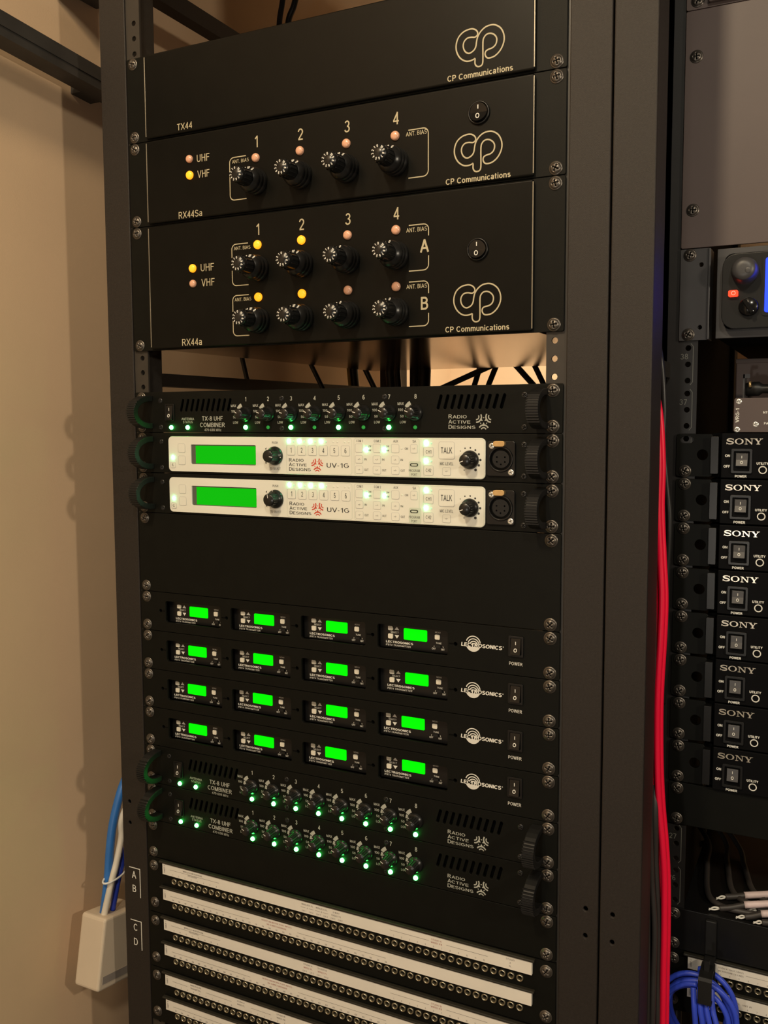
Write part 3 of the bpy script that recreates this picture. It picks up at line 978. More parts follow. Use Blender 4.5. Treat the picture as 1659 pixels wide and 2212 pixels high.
    k.text('PORT', 99.2, h - 39.2, 2.5, y - .03, wd=6.2)
    rad_words(k, -40.6, h - 27.4, y, .96)
    k.text('UV-1G', 16, h - 32.0, 4.6, y, wd=25)
    k.stroke([(-189.2 + 1.3 * math.cos(a * .4), h - 35 + 1.3 * math.sin(a * .4)) for a in range(6, 15)], .45, yb)
    k.stroke([(-189.2, h - 33.4), (-189.2, h - 35)], .45, yb)
    for i, (dx, dz, r) in enumerate(((-8.3, 7.9, .45), (-4.3, 10.6, .65), (.3, 11.0, .75), (4.6, 9.0, .9), (7.6, 5.2, 1.0), (8.9, 0.0, 1.1), (7.6, -5.0, 1.15), (4.8, -9.2, 1.3))):
        k.flat(circ(155.6 + dx * 1.14, h - 24.2 + dz, r, 12), y)
    k.stroke(circ(155.6 - 5.6, h - 24.2 - 9.6, .6, 10), .3, y, True)
    k.flat([(-69.6, h - 16.5), (-67.6, h - 15.0), (-68.2, h - 17.4)], y)
    k.flat([(-69.6, h - 31.0), (-67.6, h - 32.0), (-68.4, h - 29.6)], y)
    k.build('lettering', 'print_black', g)
    r_ = MB()
    rad_logo(r_, -7.4, h - 31.8, 7.6, y)
    r_.build('emblem', 'print_red', g)
    knob(g, -57.5, Y, h - 23.4, 9.6, ptr=True, rot=math.radians(100 if u == 9 else -10), hgt=14)
    knob(g, 155.6, Y, h - 24.2, 8.6, ptr=True, rot=math.radians(-110), hgt=14)
    L = [(-189.3, 27.0)] + [(-40.7 + 12.62 * i, 8.2) for i in range(4)] + [(48.0, 15.9), (67.4, 15.9), (111.5, 9.1), (111.3, 26.0)]
    for x, dz in L: led(g, x, Y, h - dz, 1.45, 1.2, 'led_mint')
    for x, dz in [(-35.0 + 12.62 * i, 8.6) for i in range(4)] + [(48.0, 12.2), (67.4, 12.2), (117.0, 9.3), (117.0, 26.2)]: led(g, x, Y, h - dz, .95, .4, 'led_mint_dim')
    for x in (11.0, 15.6, 24.0, 28.4): led(g, x, Y, h - 8.8, 1.0, .3, 'bezel_white')
    led(g, 86.0, Y, h - 14.6, 1.0, .3, 'bezel_white')
    MB().plate(slot(96.4, h - 29.8, 101.8, h - 29.8, 3.0), [slot(96.8, h - 29.8, 101.4, h - 29.8, 1.8)], Y - .5, Y).build('usb_port', 'usb_dark', g)
    # five-pin socket
    x0, z0 = 185.4, h - 23.2
    b = MB().plate(rr(x0 - 13.4, x0 + 13.4, h - 38.6, h - 7.0, 2.2, 3), [circ(x0, z0, 9.6, 32)], -5.4, -3.02)
    b.lathe(x0, z0, [(9.6, -3.2), (9.6, -5.4), (10.4, -6.6), (11.6, -6.6), (12.0, -5.4)], 36)
    xl = b.build('socket', 'black_satin', g, bevel=.3)
    c = MB().plate(circ(x0, z0, 8.0, 30), [circ(x0 + 4.4 * math.cos(math.radians(a)), z0 - .3 + 4.4 * math.sin(math.radians(a)), .85, 8) for a in (30, -30, -90, -150, 150)], -5.0, -3.1)
    c.build('socket_insert', 'black_rubber', xl)
    MB().plate(rr(x0 - 6.2, x0 + 4.8, h - 11.6, h - 6.6, 2.3, 4), [], -9.5, -5.4).build('latch', 'gold_latch', xl, bevel=.8)
    for x, dz in ((176.7, 11.2), (195.2, 35.0)):
        put(PROTO['bright_screw'], g, x, -5.4, h - dz).name = 'small_screw'
    return g
intercom(9, 'white-bezel base station with green display, directly below the eight-knob combiner')
intercom(10, 'white-bezel base station with green display, directly above the blank panel')

# ------------------------------------------------------------------ blank panels
def blank(u, n, label):
    h = n * U
    g = thing('rack_blank', label, 'blank plate', (0, 0, -(u + n) * U))
    MB().plate(ear_plate(n), [], -3, 0).build('plate', 'black_panel', g, bevel=.5)
    MB().box(-215, 215, 0, 12, h - 3, h - 1).box(-215, 215, 0, 12, 1, 3).build('flange', 'black_panel', g)
    rack_screws(g, n)
    return g
blank(11, 2, 'plain black two-unit blank panel between the white units and the transmitters')

# ------------------------------------------------------------------ transmitter shelves, four modules each (four units)
MODX = [-169.1 + 88.2 * i for i in range(4)]
def disc_logo(t, x, z, y):
    R = 7.6
    for k, (r, cz) in enumerate(((7.1, .3), (5.5, -.6), (4.0, -1.4), (2.6, -2.1))):
        t.stroke([(x + .25 * k + r * math.cos(math.radians(a)), z + cz + r * math.sin(math.radians(a))) for a in range(8, 173, 11)], .95, y)
    p = [(x + 7.4 * math.cos(math.radians(a)), z + 7.4 * math.sin(math.radians(a))) for a in range(-158, -21, 8)]
    t.flat(p, y)
    t.text('LECTROSONICS', x + 8.3, z - 1.0, 3.5, y - .02, wd=40.5, bold=.03, shear=.12)
    t.stroke(circ(x + 29.6, z + .2, .45, 8), .25, y - .02, True)

def transmitter_shelf(u, label, offs):
    h = U
    g = thing('transmitter_shelf', label, 'transmitter', (0, 0, -(u + 1) * U), 'four-module transmitter shelves')
    holes = [rr(x - 37.4, x + 37.4, h - 33.6, h - 9.6, 2.4, 3) for x in MODX]
    keys = [MODX[0] - 44.4] + [x + 45.4 for x in MODX]
    for i, x in enumerate(keys):
        holes.append(circ(x, h - 21.2, 1.9, 10))
    MB().plate(ear_plate(1), holes, -3, 0).build('faceplate', 'black_panel', g, bevel=.4)
    for i, x in enumerate(keys):
        MB().plate(slot(x + 2.4, h - 21.2, x + 6.0, h - 21.2, 1.1) if i == 0 else slot(x - 6.0, h - 21.2, x - 2.4, h - 21.2, 1.3), [], -3.1, -2.9).build('key_slot', 'deep_black', g)
    MB().box(-222, 222, 9, 230, 1.5, h - 1.5).build('chassis', 'deep_black', g)
    rack_screws(g, 1)
    for i, x0 in enumerate(MODX):
        dx, ddz = offs[i]
        m = MB().plate(rr(x0 - 37.9, x0 + 37.9, h - 34.2, h - 9.0), [], 5, 8.5).build('transmitter_module', 'black_satin', g)
        x = x0 + dx
        z = h - ddz
        MB().plate(rr(x - 12.4, x + 12.4, z - 25.2, z - 14.0, 1.0, 3), [], 4.3, 5).build('display', 'lcd_bright_green', m)
        for bx, bz, bh in ((-26.8, 15.2, 4.2), (-26.8, 23.2, 4.8), (23.4, 19.2, 4.8)):
            MB().plate(rr(x + bx - 2.6, x + bx + 2.6, z - bz - bh / 2, z - bz + bh / 2, 1.0, 3), [], 3.9, 5).build('button', 'button_ivory', m)
        MB().box(x + 22.0, x + 27.0, 3.4, 5, z - 29.4, z - 27.0).build('slide_switch', 'black_rubber', m)
        t = MB()
        y = 4.85
        t.flat([(x - 22.6, z - 16.6), (x - 17.6, z - 16.6), (x - 20.1, z - 13.4)], y)
        t.flat([(x - 22.6, z - 21.8), (x - 17.6, z - 21.8), (x - 20.1, z - 25.2)], y)
        t.text('SELECT', x - 22.6, z - 19.1, 1.7, y, wd=8.6)
        t.text('MENU', x + 23.6, z - 14.7, 1.5, y, wd=5.6)
        t.text('TUNE', x + 24.6, z - 25.2, 1.7, y, wd=5.8)
        t.text('OFF', x + 19.4, z - 31.0, 1.9, y, wd=4.0)
        t.text('XMIT', x + 28.8, z - 31.0, 1.9, y, wd=3.8)
        t.stroke([(x + 19.6, z - 29.4), (x + 19.9, z - 28.0)], .4, y)
        t.stroke([(x + 29.4, z - 29.2), (x + 29.0, z - 27.8)], .4, y)
        t.text('LECTROSONICS', x - 32.1, z - 29.0, 2.1, y, 'L', wd=29.6, bold=.03)
        t.text('IFBT4 TRANSMITTER', x - 32.1, z - 32.2, 1.8, y, 'L', wd=27.2, shear=.15)
        t.build('lettering', 'print_white', m)
    t = MB()
    y = -3.15
    disc_logo(t, 158.8, h - 19.2, y)
    t.build('logo_print', 'print_white', g)
    MB().text('POWER', 200.5, h - 33.4, 3.1, y, wd=12.8).build('printed_word', 'print_white', g)
    rocker(g, 200.8, h - 17.0, 9.6, 14.6, -3, 2.4)
    return g
LCD_PX = (((429, 1322), (570, 1337), (727, 1353), (897, 1370)), ((426, 1406), (568, 1423), (727, 1444), (900, 1465)), ((425, 1489), (567, 1509), (727, 1535), (892, 1559)), ((427, 1575), (570, 1600), (725, 1626), (893, 1654)))
for r, lb in enumerate(('black shelf of four transmitters with green screens, directly below the two-unit blank panel',
                        'black shelf of four transmitters with green screens, second below the blank panel',
                        'black shelf of four transmitters with green screens, third below the blank panel',
                        'black shelf of four transmitters with green screens, directly above the lower combiner pair')):
    offs = []
    for i, (a, b) in enumerate(LCD_PX[r]):
        p = pt(a, b, 1, 4.3)
        offs.append((max(-3, min(4, p[0] - MODX[i])), max(-1.2, min(.8, -p[2] - (13 + r) * U - 19.6 + .9))))
    transmitter_shelf(13 + r, lb, offs)
combiner(17, 'black eight-knob combiner with all lights lit, directly below the transmitters', (1,) * 8)
combiner(18, 'black eight-knob combiner with all lights lit, directly above the one-unit blank panel', (1,) * 8)
blank(19, 1, 'plain black one-unit blank panel directly above the patch panels')

# ------------------------------------------------------------------ patch panels
JACK = MB().lathe(0, 0, [(3.55, 0), (3.55, -1.2), (3.1, -1.9), (2.6, -1.9), (2.1, -1.2), (2.05, 3.0)], 16).build('jack', 'jack_nickel')
COL.objects.unlink(JACK)
def patch_panel(x0, y0, z_top, label, rows, jx, group=None):
    h = 66.675
    g = thing('patchbay', label, 'patchbay', (x0, y0, z_top - h), group)
    holes = [circ(x, h - dz, 2.3, 8) for dz in (23.4, 52.6) for x in jx]
    MB().plate(rr(-241.3, 241.3, .5, h - .5, 1), holes, -3, 0).build('faceplate', 'black_panel', g)
    MB().box(-218, 218, 4, 120, 2, h - 2).build('chassis', 'deep_black', g)
    # rolled lips above each row
    for za, zb in ((h - 3.0, h - .6), (h - 33.2, h - 31.2)):
        MB().box(-222, 222, -7.5, -3.02, za, zb).build('lip', 'lip_brown', g, bevel=.6)
    for dz in (23.4, 52.6):
        for x in jx: put(JACK, g, x, -3, h - dz).name = 'jack'
    for k, (s0, s1) in enumerate(((3.4, 16.0), (33.8, 46.4))):
        st = MB().plate(rr(-217.5, 219.5, h - s1, h - s0), [], -6.4, -3.02).build('label_strip', 'paper_strip', g)
        bl, rd, ln = MB(), MB(), MB()
        for it in rows[k]:
            t = rd if it.get('red') else bl
            if 'line' in it:
                a, b, dz = it['line']
                ln.stroke([(a, h - s0 - dz), (b, h - s0 - dz)], .28, -6.5)
            elif 'nums' in it:
                for q, sx in it['nums']: t.text(str(q), sx, h - s0 - 10.4, 1.7, -6.5, sx=.9)
            else:
                t.text(it['t'], it['x'], h - s0 - it['dz'], it.get('h', 1.7), -6.5, wd=it.get('w'), rot=it.get('rot', 0))
        if ln.v: ln.build('strip_rule', 'print_paper_ink', st)
        if bl.v: bl.build('strip_lettering', 'print_paper_ink', st)
        if rd.v: rd.build('strip_lettering', 'print_paper_red', st)
    screws(g, h, [(x, dz) for x in (-232.55, 232.55) for dz in (10.2, 54.6)])
    return g
JX = [-203.0 + 8.73 * i for i in range(48)]
def nums(a, i0, n): return {'nums': [(a + k, JX[i0 + k]) for k in range(n)]}
def end(s): return [{'t': s, 'x': -214.6, 'dz': 6.2, 'h': 1.9, 'w': 8.5, 'rot': math.pi / 2}]
def studio(c): return [nums(1, 32, 5), {'line': (JX[32] - 4, JX[37] - 5, 5.6)}, {'t': 'STUDIO ' + c, 'x': JX[37] + 3, 'dz': 3.6, 'w': 11, 'red': 1}, {'t': 'WIRED IFB', 'x': JX[37] + 3, 'dz': 6.6, 'w': 12, 'red': 1}, nums(6, 37, 7), {'line': (JX[39] - 4, JX[44] - 5, 5.6)}, {'t': 'STUDIO', 'x': JX[46], 'dz': 2.6, 'w': 8.5}, {'t': c, 'x': JX[46], 'dz': 6.0}, {'t': 'PL', 'x': JX[46], 'dz': 9.4}]
def wmic(n0): return [{'line': (JX[0] - 4, JX[7] + 4, 5.4)}, {'t': 'WIRELESS MICROPHONE', 'x': JX[3] + 2, 'dz': 3.0, 'w': 27}, {'t': 'RECEIVERS', 'x': JX[3] + 2, 'dz': 6.6, 'w': 13}, nums(n0, 0, 8)]
def matrix(n0, n): return [{'line': (JX[0] - 4, JX[12], 6.4)}, {'line': (JX[19], JX[31], 6.4)}, {'t': 'INTERCOM MATRIX PORT INPUTS', 'x': JX[16], 'dz': 3.0, 'w': 38, 'red': 1}, {'t': 'VIA 4-WIRE HARDWARE', 'x': JX[16], 'dz': 6.4, 'w': 25, 'red': 1}, nums(n0, 0, n)]
pl = []
for k, (c, q) in enumerate((('A', 20), ('B', 22))):
    pl += [{'t': 'WIRELESS PL', 'x': JX[q] + 4, 'dz': 3.2, 'w': 14}, {'t': c, 'x': JX[q] + 4, 'dz': 6.6}, {'line': (JX[q] - 4, JX[q] + 2, 6.6)}, {'line': (JX[q] + 6, JX[q] + 12, 6.6)}, {'t': 'CH 1', 'x': JX[q], 'dz': 10.2, 'w': 5}, {'t': 'CH 2', 'x': JX[q + 1], 'dz': 10.2, 'w': 5}]
pl += [{'t': '2-WAY', 'x': JX[24] + 4, 'dz': 3.2, 'w': 8}, {'t': 'RADIO TX', 'x': JX[24] + 4, 'dz': 6.6, 'w': 11}, {'t': 'CH 1', 'x': JX[24], 'dz': 10.2, 'w': 5}, {'t': 'CH 2', 'x': JX[25], 'dz': 10.2, 'w': 5}]
st = []
for c, q in (('A', 20), ('B', 22)):
    st += [{'t': 'STUDIO ' + c, 'x': JX[q] + 4, 'dz': 2.8, 'w': 11}, {'t': 'WIRED PL', 'x': JX[q] + 4, 'dz': 6.4, 'w': 11, 'red': 1}, {'t': 'CH 1', 'x': JX[q], 'dz': 10.2, 'w': 5}, {'t': 'CH 2', 'x': JX[q + 1], 'dz': 10.2, 'w': 5}]
ifb = [{'line': (JX[0] - 4, JX[2], 6.0)}, {'line': (JX[5], JX[9], 6.0)}, {'t': 'WIRELESS IFB', 'x': JX[3] + 3, 'dz': 3.0, 'w': 15}, {'t': 'TRANSMITTERS', 'x': JX[3] + 3, 'dz': 6.6, 'w': 15}, nums(1, 0, 10), {'t': 'STUDIO A', 'x': JX[10] + 4, 'dz': 3.0, 'w': 10}, {'t': 'WIRED PL', 'x': JX[10] + 4, 'dz': 6.6, 'w': 10}, {'line': (JX[12], JX[15], 6.0)}, nums(1, 12, 8), {'t': 'STUDIO B', 'x': JX[16] + 4, 'dz': 3.0, 'w': 11}, {'t': 'WIRED IFB', 'x': JX[16] + 4, 'dz': 6.6, 'w': 11}]
patch_panel(0, 0, -20 * U, 'patch panel with white label strips, directly below the blank panel, beside letters A and B', (end('SMEP 1') + wmic(1) + pl + studio('A'), end('SMEP 1') + matrix(105, 32)), JX)
patch_panel(0, 0, -21.5 * U, 'patch panel with white label strips beside the letters C and D on the post', (end('SMEP 1') + wmic(9) + st + studio('B'), end('SMEP 1') + matrix(401, 34)), JX)
patch_panel(0, 0, -23 * U, 'patch panel with white label strips, third of the three below the blank panel', (end('SMEP 1') + ifb, end('SMEP 1') + matrix(201, 32)), JX)

# ------------------------------------------------------------------ second rack
def zU(n): return n * U - 2001.0                        # top edge of unit n
def r2(name, label, cat, n, units, group=None):
    """thing in the second rack occupying `units` below the top of unit n"""
    g = thing(name, label, cat, (R2X, R2Y, zU(n) - units * U), group)
    return g, units * U
g, h = r2('rack_blank', 'large plain grey five-unit panel above the two-way radio', 'panel', 45, 5)
MB().plate(ear_plate(5), [], -3, 0).build('plate', 'grey_panel', g, bevel=.5)
screws(g, h, [(s * 231, dz) for s in (-1, 1) for dz in (43, 186)])
g, h = r2('grey_rack_unit', 'grey unit with a raised centre above the large grey panel', 'panel', 47, 2)
MB().plate(ear_plate(2), [], -3, 0).build('ears', 'grey_panel', g, bevel=.5)
MB().box(-221, 221, -9, -3.02, 3, h - 3).build('front_cover', 'grey_panel', g, bevel=1.5)
screws(g, h, [(s * 231, h - 8) for s in (-1, 1)] + [(s * 231, 8) for s in (-1, 1)])

# two-way radio in a rack mount
g, h = r2('two_way_radio', 'two-way radio with a big knob, red button and blue screen in a rack mount', 'radio', 40, 2)
for s in (-1, 1):
    xa, xb = sorted((s * 241.3, s * 214.5))
    o = MB().plate(rr(xa, xb, .6, h - .6, .8, 2), [circ(s * 222, h - 16, 2.2, 10), circ(s * 222, 13, 2.2, 10)], -3, 0).build('ear', 'dark_grey_panel', g, bevel=.5)
    MB().box(s * 214.5 - 1.2, s * 214.5 + 1.2, -4.5, 20, 1, h - 1).build('ear_flange', 'dark_grey_panel', o, bevel=.7)
MB().plate(rr(-207.5, 207.5, 1.5, h - 2.5), [rr(-200.5, -88, 10, h - 8, 7, 4)], -2, 1).build('mount_plate', 'dark_grey_panel', g, bevel=.5)
MB().box(-206, 206, 1.2, 400, 2, h - 3).build('housing', 'deep_black', g)
xk = -R2X                                              # local x = rack x + xk
zl = lambda dz: (zU(40) * -1 - dz) + h                 # absolute depth (mm below rack zero) -> local z
b = MB().plate(rr(-201.4, -100, zl(302.5), zl(233.0), 12, 5), [], -14, 1)
body = b.build('radio_body', 'black_satin', g, bevel=3, seg=3)
MB().plate(rr(-166, -104, zl(292), zl(236), 3, 3), [], -15.2, -14).build('screen_frame', 'black_satin', body)
MB().plate(rr(-163.5, -106, zl(289), zl(239), 2, 3), [], -15.8, -15.0).build('screen', 'blue_screen', body)
mb = MB().lathe(-181.2, zl(249.8), [(12.2, -13), (12.2, -18), (11.4, -24), (10.4, -29), (9.4, -30.6), (6.0, -31.8), (3.6, -32.0), (0, -32.0)], 36)
mb.lathe(-177.2, zl(251.5), [(2.6, -32.1), (2.0, -32.4), (0, -31.9)], 16)
mb.build('volume_knob', 'dark_grey_panel', body)
MB().plate(rr(-195.2, -186.6, zl(273.2), zl(267.2), 1.4, 3), [], -18.5, -13.5).build('emergency_button', 'led_red', body, bevel=.5)
MB().stroke(circ(-190.6, zl(270.0), 1.7, 14), .5, -18.7, True).build('button_ring', 'print_white', body)
mb = MB().lathe(-177.1, zl(283.1), [(9.0, -13), (9.0, -16), (8.2, -19), (7.6, -19.6), (0, -19.8)], 30)
kn = mb.build('channel_knob', 'black_gloss', body)
r_ = MB().box(-2.0, 2.0, -24.5, -19, -7.4, 7.4).build('knob_ridge', 'black_gloss', kn, bevel=.8)
r_.location = (-177.1 * MM, 0, zl(283.1) * MM)
r_.rotation_euler.y = math.radians(-32)
rack_screws(g, 2)

# small circuit box lying on the receivers
g = thing('converter_box', 'small brown-grey converter box with bright screws lying on the receiver stack', 'box', (404, 152, zU(36) + .1))
MB().plate(rr(-36.5, 40, 0, 33, 2.2, 3), [], 0, 2).build('front_plate', 'grey_panel', g, bevel=.4)
MB().box(-35, 38.5, 2, 90, .2, 32).build('case', 'dark_grey_panel', g)
for x, z in ((-32.3, 29.6), (-33.2, 2.6), (-16.6, 7.6), (36, 29.6), (36, 2.6)):
    o = put(PROTO['bright_screw'], g, x, 0, z)
    o.name = 'box_screw'
t = Marks(g, 'print_white')
t.text('VRG-1', -33.2, 16.2, 3.2, -.15, wd=13.5, rot=math.pi / 2, bold=.02)
t.text('NTSC', -10.2, 19.0, 2.2, -.15, 'L', wd=8, bold=.02)
t.text('PAL', -9.2, 8.6, 2.2, -.15, 'L', wd=5.4, bold=.02)
t.build('lettering', 'print_white', g)
# connector plugged in behind it
g = thing('power_plug', 'black cable plug with an orange tip above the small converter box', 'plug', (374, 190, zU(36) + 34))
mb = MB().tube(spline([(0, 30, 9), (8, 26, 9.5), (26, 24, 9), (44, 24, 8)], 5), lambda q: 7.2 if q < .45 else 4.6, 12)
mb.build('plug_body', 'cable_black', g)
MB().tube([(2.4, 19, 17), (2.8, 19, 11)], 1.4, 8).build('plug_tip', 'gold_latch', g)
MB().box(-3.5, -2, 14, 40, -33.6, 24).box(-3.5, 3, 14, 16, 20, 24).build('bracket', 'dark_grey_panel', g)

g = thing('grey_case', 'plain grey metal case standing behind the small converter box', 'case', (470, 262, zU(36) + .1))
MB().box(-112, 120, 0, 60, 0, 76).build('case_shell', 'grey_panel', g, bevel=1)
MB().box(-112.5, 120.5, -.8, 61, 72, 77).build('case_lid', 'grey_panel', g, bevel=.6)

# eight wireless receivers
def serif_word(t, x, z, hh, y, k):
    """wide slab-serif wordmark drawn as polygons: S O N Y"""
    s = hh / 10.0
    def P(pts, dx): t.flat([(x + (dx + a) * s * k, z + (b - 5) * s) for a, b in pts], y)
    sp = spline([(12.2, 7.4, 0), (10.5, 9.0, 0), (6.8, 9.45, 0), (2.9, 8.6, 0), (2.0, 7.0, 0), (4.2, 5.6, 0), (8.6, 4.7, 0), (11.8, 3.3, 0), (11.2, 1.5, 0), (7.4, .55, 0), (3.4, 1.0, 0), (1.0, 2.8, 0)], 4)
    N = len(sp)
    vs, fs = [], []
    for i, p in enumerate(sp):
        a = sp[max(i - 1, 0)]; b = sp[min(i + 1, N - 1)]
        tt = (b - a).normalized()
        wd = 1.0 + 1.5 * (1 - abs(2 * i / (N - 1) - 1)) ** .7
        nn = Vector((-tt.y, tt.x, 0)) * wd / 2
        vs += [p + nn, p - nn]
    t.add([(x + v.x * s * k, y, z + (v.y - 5) * s) for v in vs], [(2 * i, 2 * i + 1, 2 * i + 3, 2 * i + 2) for i in range(N - 1)])
    P([(11.6, 9.8), (12.6, 9.8), (12.6, 6.4), (11.9, 6.4)], 0)
    P([(.6, .2), (1.5, .2), (1.2, 3.6), (.6, 3.6)], 0)
    n = 28
    o = [(7.5 + 7.5 * math.cos(2 * math.pi * i / n), 5 + 5 * math.sin(2 * math.pi * i / n)) for i in range(n)]
    q = [(7.5 + 4.6 * math.cos(2 * math.pi * i / n), 5 + 4.2 * math.sin(2 * math.pi * i / n)) for i in range(n)]
    t.add([(x + (14.5 + a) * s * k, y, z + (b - 5) * s) for a, b in o + q], [(i, (i + 1) % n, n + (i + 1) % n, n + i) for i in range(n)])
    for poly in ([(0, 10), (4.2, 10), (13.0, 1.6), (13.0, 0), (11.6, 0), (2.6, 8.6), (0, 9.1)], [(2.0, 9.2), (3.2, 8.2), (3.2, 0), (2.0, 0)], [(0, .9), (5.4, .9), (5.4, 0), (0, 0)], [(9.6, 10), (15, 10), (15, 9.1), (9.6, 9.1)], [(11.8, 9.4), (13.0, 9.4), (13.0, 0), (11.8, 1.2)]): P(poly, 31)
    for poly in ([(0, 10), (6, 10), (6, 9.1), (0, 9.1)], [(1.2, 9.5), (4.6, 9.5), (9.2, 4.6), (8.6, 3.6), (6.4, 3.9)], [(9.4, 10), (15, 10), (15, 9.1), (9.4, 9.1)], [(11.6, 9.4), (13.0, 9.4), (9.0, 4.2), (8.2, 5.2)], [(6.0, 5.0), (9.0, 5.0), (9.0, .4), (6.0, .4)], [(4.2, .9), (10.8, .9), (10.8, 0), (4.2, 0)]): P(poly, 46.5)

def receiver(n, label, top_screw=True):
    g, h = r2('wireless_receiver', label, 'receiver', n, 1, 'receiver stack')
    ears = MB()
    for s in (-1, 1):
        xa, xb = sorted((s * 241.3, s * 207))
        hs = [circ(s * 216.5, h - 22, 5.2, 18)]
        if s < 0 and not top_screw: hs.append(slot(-234.5, h - 7.4, -228.5, h - 7.4, 7.0))
        e = MB().plate(rr(xa, xb, 1.0, h - 1.6, 2.6, 3), hs, -3, 0).build('ear', 'black_panel', g, bevel=.4)
        xs = s * 204.5
        c = MB().plate(rr(xs - 3.6, xs + 3.6, 4.5, h - 4.0, .8, 2), [], -10, 2).build('side_bracket', 'black_satin', g, bevel=1.0)
    Yf = -8.0
    MB().box(-198.5, 198.5, Yf, 1, .6, h - .8).build('faceplate', 'receiver_black', g, bevel=.6)
    MB().box(-208, 208, 1.2, 330, 1, h - 1.2).build('chassis', 'deep_black', g)
    y = Yf - .15
    def lx(u, v):                                      # photo pixel on the first receiver of the stack -> local coordinates
        p = pt(u, v, 1, R2Y + Yf)
        return p[0] - R2X, p[2] - (zU(36) - h)
    t = MB()
    a = lx(1568.7, 953.3); b_ = lx(1648, 953.3)
    serif_word(t, a[0], a[1], 5.6, y, (b_[0] - a[0]) / (61.5 * .56))
    t.build('wordmark', 'logo_metal', g)
    t = Marks(g, 'print_white')
    for s_, u, v, hh, wd in (('ON', 1571.6, 984.4, 2.4, 4.6), ('OFF', 1569.8, 1007.3, 2.4, 5.8), ('POWER', 1600, 1029, 2.3, 10.6), ('UTILITY', 1647.2, 1001.5, 2.3, 10.6)):
        p = lx(u, v)
        t.text(s_, p[0], p[1], hh, y, wd=wd, bold=.03)
    p = lx(1647.5, 1015.3)
    t.stroke(circ(p[0], p[1], 3.3, 24), 1.0, y, True)
    t.build('lettering', 'print_white', g)
    p0, p1 = lx(1580.5, 969.5), lx(1624.2, 1022.5)
    cx, cz = (p0[0] + p1[0]) / 2, (p0[1] + p1[1]) / 2
    W2, H2 = (p1[0] - p0[0]) / 2, (p0[1] - p1[1]) / 2
    b = MB().plate(rr(cx - W2, cx + W2, cz - H2, cz + H2, 1.2, 3), [rr(cx - W2 + 2.2, cx + W2 - 2.2, cz - H2 + 2.2, cz + H2 - 2.2, .8, 2)], Yf - 2.4, Yf - .05)
    b.build('switch_guard', 'black_satin', g, bevel=.5)
    q0, q1 = lx(1590.5, 979.4), lx(1615, 1006.5)
    rocker(g, (q0[0] + q1[0]) / 2, (q0[1] + q1[1]) / 2, q1[0] - q0[0], q0[1] - q1[1], Yf, .4, 'dark_grey_panel')
    if top_screw: rack_screws(g, 1)
    else: rack_screws(g, 1, only=lambda q: not (q[0] < 0 and q[1] < 10))
    return g
ORD = ('topmost of the stack, with an empty screw slot', 'second from the top of the stack', 'third from the top of the stack', 'fourth from the top of the stack', 'fourth from the bottom of the stack', 'third from the bottom of the stack', 'second from the bottom of the stack', 'lowest of the stack, above the blank panel')
first = receiver(36, 'black wireless receiver with power rocker, ' + ORD[0], False)
second = receiver(35, 'black wireless receiver with power rocker, ' + ORD[1])
for k in range(6):
    n = 34 - k
    copy_thing(second, (R2X, R2Y, zU(n) - U), 'black wireless receiver with power rocker, ' + ORD[2 + k])

g, h = r2('rack_blank', 'plain black one-unit blank panel below the receiver stack', 'panel', 28, 1)
MB().plate(ear_plate(1), [], -3, 0).build('plate', 'black_panel', g, bevel=.5)
rack_screws(g, 1)
g, h = r2('cable_shelf', 'black cable shelf panel with a bright upper edge, carrying tagged cables', 'shelf', 25, 1)
MB().plate(ear_plate(1), [], -3, 0).build('plate', 'black_satin', g, bevel=.5)
MB().box(-225, 225, 0, 210, h - 3.5, h - 1.2).build('tray', 'black_satin', g, bevel=.5)
rack_screws(g, 1)
mb = MB().box(-201.5, -190.5, -8, -3.02, 4, h - 4).box(-201.5, -190.5, -45, -3.02, 0, 3)
mb.box(-201.5, -190.5, -45, -42, -8, 1)
mb.build('cable_hook', 'black_rubber', g, bevel=1.2)
JX2 = [-203.0 + 8.73 * i for i in range(8)]
r2s = [end('SMEP 2'), [{'t': 'STUDIO A - RACK 2 (EAST)', 'x': -176, 'dz': 3.4, 'w': 24}, {'t': 'MICROPHONE TIE-LINES', 'x': -176, 'dz': 6.8, 'w': 24}, {'nums': [(k + 1, JX2[k]) for k in range(8)]}, {'line': (-162, -120, 5.6)}]]
r2t = [{'t': 'MIC - LINE INPUTS - UNIT #1', 'x': -172, 'dz': 6.6, 'w': 33}, {'nums': [(k + 1, JX2[k]) for k in range(8)]}]
patch_panel(R2X, R2Y, zU(24), 'patch panel with white label strips behind the coil of blue cable', (r2s[0] + r2s[1], end('SMEP 2') + r2t), JX2)

# ------------------------------------------------------------------ cables around the racks
def cable(name, pts, r, m, label, group=None, n=10, seg=10):
    base = Vector(pts[0])
    P = spline([Vector(p) - base for p in pts], n)
    o = MB().tube(P, r, seg).build(name, m)
    o.location = W(*base)
    return tag(o, label, 'cable', group)
